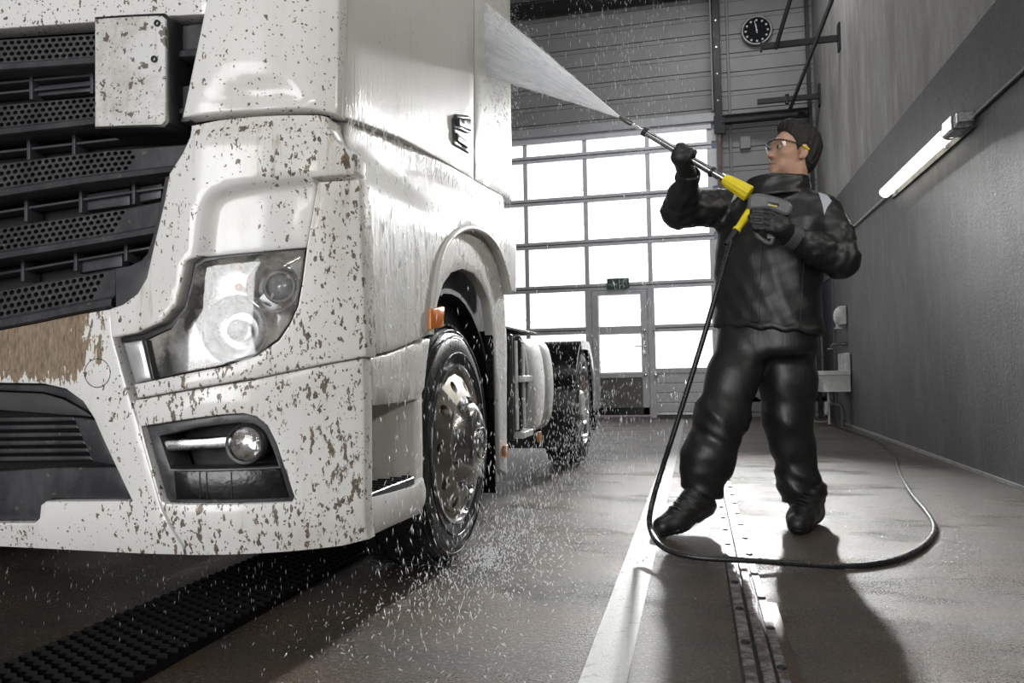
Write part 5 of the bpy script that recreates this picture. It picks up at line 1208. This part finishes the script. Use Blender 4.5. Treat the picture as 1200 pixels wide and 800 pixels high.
def lglove(X, Y, Z):
    d = smin(cap_d(X, Y, Z, LWr, at(916, 268, 3.505), .045, .040), ell_d(X, Y, Z, at(910, 262, 3.50), (.05, .032, .045)), .03)
    for py0, py1, x1, r in ((251, 247.5, 882, .0125), (257.5, 254, 880, .0132), (264, 260.5, 880, .0132), (270, 267, 883, .012)):
        d = smin(d, chain_d(X, Y, Z, fing(py0, py1, x1, 3.485, 3.48, r), .006), .005)
    d = smin(d, chain_d(X, Y, Z, [(at(915, 259, 3.53), .017), (at(909, 253, 3.580), .014), (at(896, 247, 3.581), .013)], .008), .008)
    d = smax(d, -cap_d(X, Y, Z, at(879.5, 247, 3.535), at(862.5, 270.5, 3.50), .021, .021), .003); d = smax(d, -cap_d(X, Y, Z, at(902, 248, 3.535), at(903, 280, 3.535), .014, .014), .003)
    return d+folds(X, Y, Z, .0018, 4.0, 1)
sdf('glove', lglove, gB-np.array([.17, .1, .12]), gB+np.array([.13, .14, .12]), .0052, GLV, MAN)
# cuffs, zip, shoulder patches
CF = simple('grey_cuff', (.05, .05, .055), .6, bs=120)
d = (LWr-LE)/np.linalg.norm(LWr-LE); lathe('cuff', [(-.03, .056), (-.028, .0575), (.012, .055), (.014, .05)], LWr, d, CF, MAN, 24)
d2 = (RWr-RE)/np.linalg.norm(RWr-RE); lathe('cuff', [(-.02, .058), (-.018, .0595), (.02, .056), (.022, .05)], RWr, d2, JK, MAN, 24)
from mathutils.bvhtree import BVHTree
bvh = BVHTree.FromPolygons([Vector(v.co)+Vector(worg(MAN)) for v in jk.data.vertices], [tuple(p.vertices) for p in jk.data.polygons])
class OnJacket:
    """points where sight lines meet the jacket, kept as a thin patch sewn on it"""
    def uv(s, px, py, off=0.0): return np.asarray(px, float), np.asarray(py, float)
    def pos(s, u, v, off):
        out = []
        for a, b, o in zip(u, v, np.broadcast_to(off, u.shape)):
            h, nn, *_ = bvh.ray_cast(Vector(C0), Vector(ray(a, b)).normalized())
            if h is None: h, nn, *_ = bvh.find_nearest(Vector(at(a, b, 3.8)))
            nn = nn if nn.dot(Vector(ray(a, b))) < 0 else -nn; out.append(np.array(h)+np.array(nn)*o)
        return np.array(out)
PT = simple('reflective_grey', (.42, .45, .5), .4)
def sewn(name, pts, mat, off=.004, res=3.0): 
    V, Fc = panel_vf(OnJacket(), pts, (), off, .006, .3, res, bevo=.001); return fixn(mesh(name, V, Fc, mat, MAN, 40))
sewn('shoulder_patch', [(959, 226), (969, 229), (974.5, 236), (969, 244), (966, 252), (963.5, 240)], PT)
sewn('shoulder_patch', [(866, 215), (882, 213), (872, 222), (862, 233), (856, 238)], PT)
sewn('zip_flap', [(889, 240), (896, 240), (893, 300), (889, 378), (880, 377), (885, 300)], JK, .006)
sewn('jacket_seam', [(944, 272), (945.5, 272), (942, 330), (938, 386), (936.5, 386), (940, 330)], MAT['black_plastic'], .003)

# spray gun and lance
GUN = empty('spray_lance', tuple(at(880, 238, 3.54)), 'grey and yellow high-pressure spray gun with long steel lance held by the worker', 'spray gun')
class PlaneY:
    def __init__(s, y): s.y = y
    def uv(s, px, py, off=0.0):
        P = np.array([at(a, b, s.y) for a, b in zip(np.atleast_1d(px), np.atleast_1d(py))]); return P[:, 0], P[:, 2]
    def pos(s, u, v, off): return np.stack([u, s.y-np.broadcast_to(off, u.shape), v], -1)
def on(px): t = (px-728)/(922-728); return tip+(gtail-tip)*t
GP = MAT['grey_plastic']
lathe('nozzle', [(-.01, 0), (-.01, .006), (0, .011), (.05, .0125), (.058, .0105), (.066, .0075), (.066, 0)], tip, LD, simple('dark_brass', (.16, .15, .14), .35, .7), GUN, 16)
L1 = np.linalg.norm(on(757)-tip); L2 = np.linalg.norm(on(856)-tip); Lr = np.linalg.norm(on(838)-tip)
rod('rod', tip+LD*.06, tip+LD*(L1+.01), .0075, MAT['chrome'], GUN, n=14)
lathe('coupling', [(-.008, .009), (-.006, .021), (.012, .021), (.014, .017)], tip+LD*L1, LD, MAT['black_plastic'], GUN, 18)
lathe('lance_tube', [(0, .0), (0, .0155), (L2-L1, .0185), (L2-L1, 0)], tip+LD*L1, LD, simple('lance_steel', (.33, .33, .33), .25, 1.0, .1), GUN, 20)
lathe('coupling', [(-.006, .018), (-.005, .024), (.008, .024), (.009, .018)], tip+LD*Lr, LD, MAT['black_plastic'], GUN, 18)
Lc0 = np.linalg.norm(on(852)-tip); Lc1 = np.linalg.norm(on(880)-tip)
V = []; nn = 40; g = G(); prof = [(Lc0, .0), (Lc0, .022), (Lc0+.02, .027), (Lc0+.06, .031), (Lc1, .036), (Lc1+.004, .034), (Lc1+.004, 0)]
x_, y_, _ = frame_of(LD)
for t, r in prof:
    for k in range(nn):
        a = 2*math.pi*k/nn; rr = r*(1+(.05 if (k % 4 < 2 and Lc0+.01 < t < Lc1+.001) else 0)); V.append(tip+LD*t+max(rr, 1e-4)*(math.cos(a)*x_+math.sin(a)*y_))
fixn(mesh('yellow_collar', V, [[i*nn+k, i*nn+(k+1) % nn, (i+1)*nn+(k+1) % nn, (i+1)*nn+k] for i in range(len(prof)-1) for k in range(nn)], MAT['yellow'], GUN, 25))
b2 = np.array([[878, 229], [888, 226], [903, 228], [920, 233], [928, 238], [929.5, 244], [926, 251], [918, 252], [906, 247], [896, 245], [884, 246], [876, 243]], float)
PY = PlaneY(3.505); V1, F1 = panel_vf(PY, crom(b2, 3, True), (), 0.0, .03, .014, .02); PY2 = PlaneY(3.505)
g = G(); g.add(V1, F1); V2 = V1.copy(); V2[:, 1] = 2*3.535-V2[:, 1]; g.add(V2, [f[::-1] for f in F1]); fixn(g.mesh('gun_body', GP, GUN, 30))
panel('badge', PlaneY(3.504), [(899, 236), (913, 238.5), (913, 242), (899, 239.5)], MAT['black_plastic'], GUN, off=.001, thick=.004, bev=.001); panel('badge_stripe', PlaneY(3.503), [(900, 239.2), (911, 241.2), (911, 242.6), (900, 240.6)], MAT['yellow'], GUN, off=.002, thick=.004, bev=.0005)
hs0, hs1 = at(879.5, 247, 3.535), at(862.5, 270.5, 3.50); dh = (hs1-hs0); Lh = np.linalg.norm(dh); dh /= Lh
lathe('hose_grip', [(0, 0), (0, .012), (.006, .020), (Lh*.5, .017), (Lh*.85, .0145), (Lh*.9, .019), (Lh, .018), (Lh, 0)], hs0, dh, MAT['yellow'], GUN, 20)
tube('trigger_guard', crom([at(884, 262, 3.53), at(885, 270, 3.53), at(890, 278, 3.53), at(899, 284, 3.53), at(904, 284, 3.53), at(905, 276, 3.53), at(903, 262, 3.53)], 5), .0105, GP, GUN, 10)
tube('trigger', crom([at(893, 250, 3.53), at(895, 262, 3.53), at(893, 272, 3.53)], 4), .008, MAT['yellow'], GUN, 8)
bar('grip_core', at(902, 248, 3.535), at(903, 280, 3.535), .03, .035, GP, GUN, (0, 1, 0))
# hose
hp = [hs1-dh*.02, hs1+dh*.03]+[at(*q) for q in ((852, 298, 3.47), (839, 345, 3.44), (826, 390, 3.43), (806, 455, 3.43), (787, 515, 3.44), (770, 568, 3.45))]
hp += [fl(761.5, 603, .15), fl(763, 622, .10), fl(772, 637, .075), fl(790, 647, .055), fl(820, 653, .045), fl(870, 656, .04), fl(930, 660, .025), fl(985, 663, .014), fl(1030, 660, .012), fl(1062, 651, .012), fl(1086, 636, .012), fl(1095, 619, .012), fl(1086, 600, .012), fl(1067, 577, .012), fl(1054, 553, .012), fl(1047, 533, .012), fl(1030, 517.5, .012), fl(1005, 508, .012), fl(987, 502, .012), (1.66, 10.2, .013), (1.68, 10.38, .05)]
HM = simple('black_hose', (.013, .013, .014), .3, 0, .2, 30, bs=180, bstr=.25)
hs = empty('water_hose', tuple(fl(960, 660, 0)), 'long black pressure hose looping from the spray gun across the wet floor', 'hose')
tube('hose', crom(hp, 10), .0115, HM, hs, 10); lathe('bend_sleeve', [(-.01, .0165), (.08, .0125), (.08, .011)], hs1, dh, MAT['black_plastic'], hs, 12)
# ================================================================== water
def water_mat(name, alpha=.75):
    n = N(name); v = n.noise(40, 2); tl = n.nd('BsdfTranslucent'); tl.inputs[0].default_value = (.95, .97, 1, 1)
    n.set(Base_Color=n.mix(v, (.86, .88, .9), (.96, .97, .98)), Roughness=.12); m1 = n.nd('MixShader'); m1.inputs[0].default_value = .5; n.put(m1.inputs[1], n.b.outputs[0]); n.put(m1.inputs[2], tl.outputs[0])
    tr = n.nd('BsdfTransparent'); m2 = n.nd('MixShader'); m2.inputs[0].default_value = alpha; n.put(m2.inputs[1], tr.outputs[0]); n.put(m2.inputs[2], m1.outputs[0]); n.put(n.out.inputs[0], m2.outputs[0]); return n.m
WT = water_mat('falling_water'); WC = water_mat('clinging_water', .28)
def drops(name, P, D, R, mat, label, cat, parent=None):
    """P centres, D half-length vectors, R radii: six-sided slivers"""
    m = len(P); D = np.asarray(D, float); L = np.linalg.norm(D, axis=1)[:, None]+1e-9; d = D/L
    a = np.where(np.abs(d[:, 2:3]) < .9, np.array([[0, 0, 1.0]]), np.array([[1.0, 0, 0]])); x = np.cross(a, d); x /= np.linalg.norm(x, axis=1)[:, None]; y = np.cross(d, x)
    V = [P-D, P+D]
    for k in range(3): an = 2*math.pi*k/3; V.append(P+D*.25+R[:, None]*(math.cos(an)*x+math.sin(an)*y))
    V = np.stack(V, 1).reshape(-1, 3); o = np.arange(m)[:, None]*5
    Fc = np.concatenate([o+np.array([f]) for k in range(3) for f in ([0, 2+(k+1) % 3, 2+k], [1, 2+k, 2+(k+1) % 3])], 0)
    ob = mesh(name, V, Fc, mat, parent, 180)
    return tag(ob, label, cat, None, 'stuff')
U = rng.uniform; Nn = rng.normal
# falling spray between cab and gate
n = 3400; P = np.stack([U(-.86, .05, n), U(3.9, 8.0, n), U(.02, 4.2, n)], 1)
keep = U(0, 1, n) < np.clip(1.25-(P[:, 0]+.86)*1.05, .12, 1); P = P[keep]; n = len(P)
L = U(.010, .026, n); D = np.stack([Nn(0, .06, n), Nn(0, .05, n), np.ones(n)], 1)*L[:, None]
drops('falling_drops', P, D, U(.0011, .0025, n), WT, 'white water drops falling between the cab and the gate', 'water')
# fine drops close to the flank and the wheels
n = 2600; P = np.stack([-.86+np.abs(Nn(0, .12, n)), U(1.9, 6.6, n), np.abs(Nn(0, .45, n))+.02], 1)
P = P[~((P[:, 0] < -.81) & (np.hypot(P[:, 1]-YW, P[:, 2]-.475) < .24))]; n = len(P)   # not inside the hub
L = U(.006, .016, n); D = np.stack([Nn(0, .25, n), Nn(0, .2, n), np.ones(n)], 1)*L[:, None]
drops('flank_drops', P, D, U(.0009, .0021, n), WT, 'fine water drops running off along the truck flank and wheels', 'water')
# drip under the bumper
n = 320; P = np.stack([U(-2.3, -.9, n), U(1.8, 2.42, n), U(.014, .215, n)], 1); L = U(.004, .012, n)
drops('bumper_drips', P, np.stack([np.zeros(n), np.zeros(n), L], 1), U(.0007, .0014, n), WT, 'sparse water drips falling below the front bumper', 'water')
# splash ring on the floor beside the front wheel
n = 2200; a = U(0, 2*math.pi, n); r = np.abs(Nn(0, .5, n)); P = np.stack([-.80+r*np.cos(a)*.55, 2.9+r*np.sin(a)*1.5, np.abs(Nn(0, .035, n))+.003], 1); P[:, 2] += .007; P = P[P[:, 0] > -1.15]; P = P[~((P[:, 0] < -.92) & (np.hypot(P[:, 1]-YW, P[:, 2]-.475) < .49))]; n = len(P)   # on the floor, not in the tyre
drops('floor_splash', P, np.stack([Nn(0, .003, n), Nn(0, .003, n), U(.002, .007, n)], 1), U(.0012, .0026, n), WT, 'white splashing droplets on the floor around the front wheel', 'water')
# runs and beads clinging to the flank
n = 900; y = U(2.05, 3.75, n); z = U(.45, 1.62, n); P = np.stack([np.full(n, -.897), y, z], 1); au2 = uvpoly(SD, arch+inner)
wheelhole = (np.hypot(y-YW, z-.475) < .66); P = P[~wheelhole]; P = P[P[:, 2] < 1.42]; 
flank_t = []                              # each run sits on whatever panel of the flank lies behind it
for o in COL.objects:
    if o.type == 'MESH' and o.parent is TK and o.scale.x > 0 and o.name.split('.')[0] in ('fender', 'flank_panel', 'step_well', 'step_sill', 'arch_liner'):
        flank_t.append(BVHTree.FromPolygons([Vector(v.co)+Vector(worg(TK)) for v in o.data.vertices], [tuple(q.vertices) for q in o.data.polygons]))
hx = []
for p in P:
    hs_ = [t_.ray_cast(Vector((-.6, p[1], p[2])), Vector((-1, 0, 0)), .6)[0] for t_ in flank_t]; hs_ = [h.x for h in hs_ if h is not None]; hx.append(max(hs_)+.0005 if hs_ else np.nan)
P[:, 0] = hx; P = P[~np.isnan(P[:, 0])]; n = len(P)
drops('clinging_runs', P, np.stack([np.zeros(n), Nn(0, .002, n), U(.004, .03, n)], 1), U(.0012, .003, n), WC, 'water runs clinging to the wet white fender', 'water')
n = 260; t = U(0, 1, n); a_, b_ = pl(405, 139, 0, -.93), pl(600, 236, 0, -.93); P = a_+(b_-a_)*t[:, None]; P[:, 2] -= U(0, .06, n)-.01*np.sin(t*9); P[:, 0] = -.943+U(0, .03, n)
drops('sill_drips', P, np.stack([U(-.004, .012, n), U(-.01, .006, n), U(.01, .035, n)], 1), U(.001, .0026, n), WC, 'water streaming off the lower edge of the cab door', 'water')
# jet
jt = pl(570, 51, 0, -.95); jd = jt-tip; jl = np.linalg.norm(jd); jd /= jl; jx = np.array([0, 1.0, 0]); jx -= jd*(jx@jd); jx /= np.linalg.norm(jx); jy = np.cross(jd, jx)
XC = -.944                                # where the cab side stops the water
def jet_mat():
    n = N('water_jet'); x, y, z = n.sep(); st = n.noise(7, 4, .6, None); an = n.math('ARCTAN2', y, x)
    cv = n.nd('CombineXYZ'); n.put(cv.inputs[0], n.math('DIVIDE', x, n.math('ADD', z, .02))); n.put(cv.inputs[1], n.math('DIVIDE', y, n.math('ADD', z, .02))); n.put(cv.inputs[2], n.math('MULTIPLY', z, .12))
    s = n.noise(26, 4, .65, cv.outputs[0]); al = n.math('MULTIPLY', n.rng(s, .3, .6, .5, .95), n.rng(z, 0, .8, 1.3, .75), True)
    tl = n.nd('BsdfTranslucent'); tl.inputs[0].default_value = (.97, .98, 1, 1); n.set(Base_Color=(.96, .97, 1.0), Roughness=.5)
    m1 = n.nd('MixShader'); m1.inputs[0].default_value = .5; n.put(m1.inputs[1], n.b.outputs[0]); n.put(m1.inputs[2], tl.outputs[0])
    tr = n.nd('BsdfTransparent'); m2 = n.nd('MixShader'); n.put(m2.inputs[0], al); n.put(m2.inputs[1], tr.outputs[0]); n.put(m2.inputs[2], m1.outputs[0]); n.put(n.out.inputs[0], m2.outputs[0]); return n.m
JM = jet_mat(); JE = empty('water_jet', tuple(tip), 'white fan of pressurised water shooting from the lance onto the cab', 'water', None, 'stuff')
Mj = Matrix((jx, jy, jd)).transposed()
for si, sc_ in enumerate((1.0, .68, .36)):
    V = []; Fc = []; nu = 40; zs_ = np.linspace(.004, jl*1.25, 22)
    for z in zs_:
        r = .003+z*math.tan(math.radians(11.0))*sc_
        for k in range(nu): a = 2*math.pi*k/nu; q = np.array([r*.38*math.cos(a), r*math.sin(a), z]); w = (q[0]*jx+q[1]*jy+q[2]*jd)[0]; V.append(tuple(q*min(1.0, (XC-tip[0])/w) if w < 0 else q))
    Fc = [[i*nu+k, i*nu+(k+1) % nu, (i+1)*nu+(k+1) % nu, (i+1)*nu+k] for i in range(len(zs_)-1) for k in range(nu)]
    me = bpy.data.meshes.new('jet_shell'); me.from_pydata(V, [], Fc); me.shade_smooth(); me.materials.append(JM); o = bpy.data.objects.new('jet_shell', me); COL.objects.link(o); o.parent = JE; o.rotation_euler = Mj.to_euler(); o['kind'] = 'stuff'
n = 2600; t = np.sqrt(U(0.02, 1, n))*jl*.99; a = U(0, 2*math.pi, n); q = np.sqrt(U(0, 1.25, n)); r = t*math.tan(math.radians(11.0))*q
dv = jd[None]*t[:, None]+jx[None]*(r*.38*np.cos(a))[:, None]+jy[None]*(r*np.sin(a))[:, None]; P = tip+dv; D = dv/t[:, None]*U(.006, .02, n)[:, None]; k = (P+D)[:, 0] > XC; P = P[k]; D = D[k]; n = len(P)
drops('jet_streaks', P, D, U(.0006, .0016, n), WT, None, None, JE)
# rebound where the jet meets the cab
n = 2400; a = U(0, 2*math.pi, n); r = np.abs(Nn(0, .30, n)); h = np.abs(Nn(0, .07, n))+.012; P = np.stack([np.full(n, -.945)+h, jt[1]+r*np.cos(a)*1.0, jt[2]+r*np.sin(a)], 1); v = np.stack([np.full(n, .3), np.cos(a), np.sin(a)-.3], 1)
drops('impact_spray', P, v*U(.003, .012, n)[:, None], U(.0007, .0017, n), WT, 'burst of spray where the jet strikes the cab side', 'water')
def mist_mat(c, r, dens):
    n = N('spray_mist'); sub = n.nd('VectorMath', operation='SUBTRACT'); n.put(sub.inputs[0], n.nd('NewGeometry').outputs['Position']); sub.inputs[1].default_value = tuple(c)
    dv = n.nd('VectorMath', operation='DIVIDE'); n.put(dv.inputs[0], sub.outputs[0]); dv.inputs[1].default_value = tuple(r); ln = n.nd('VectorMath', operation='LENGTH'); n.put(ln.inputs[0], dv.outputs[0])
    f = n.math('MULTIPLY', n.rng(ln.outputs['Value'], .15, 1.0, 1, 0, True), n.rng(n.noise(5, 3), .3, .7, .4, 1.3)); vs = n.nd('VolumeScatter'); n.put(vs.inputs['Density'], n.math('MULTIPLY', f, dens)); vs.inputs['Color'].default_value = (.97, .98, 1, 1)
    n.put(n.out.inputs['Volume'], vs.outputs[0]); n.t.links.remove(n.out.inputs[0].links[0]); return n.m
def mist(name, c, r, dens, label):
    V = []; nu, nv = 16, 10
    for i in range(nv+1):
        for k in range(nu): a, b = 2*math.pi*k/nu, math.pi*i/nv; V.append((max(XC, c[0]+r[0]*math.cos(a)*math.sin(b)), c[1]+r[1]*math.sin(a)*math.sin(b), c[2]+r[2]*math.cos(b)))
    Fc = [[i*nu+k, i*nu+(k+1) % nu, (i+1)*nu+(k+1) % nu, (i+1)*nu+k] for i in range(nv) for k in range(nu)]
    o = mesh(name, V, Fc, mist_mat(c, r, dens), None, 180); tag(o, label, 'mist', None, 'stuff')
mist('spray_mist', (-.78, jt[1]+.1, jt[2]+.05), (.34, .62, .75), 3.6, 'white mist hanging where the jet strikes the cab')
SC.cycles.volume_bounces = 2
# ------------------------------------------------------------------ tidy
for o in bpy.data.objects:
    if '_w' in o: del o['_w']
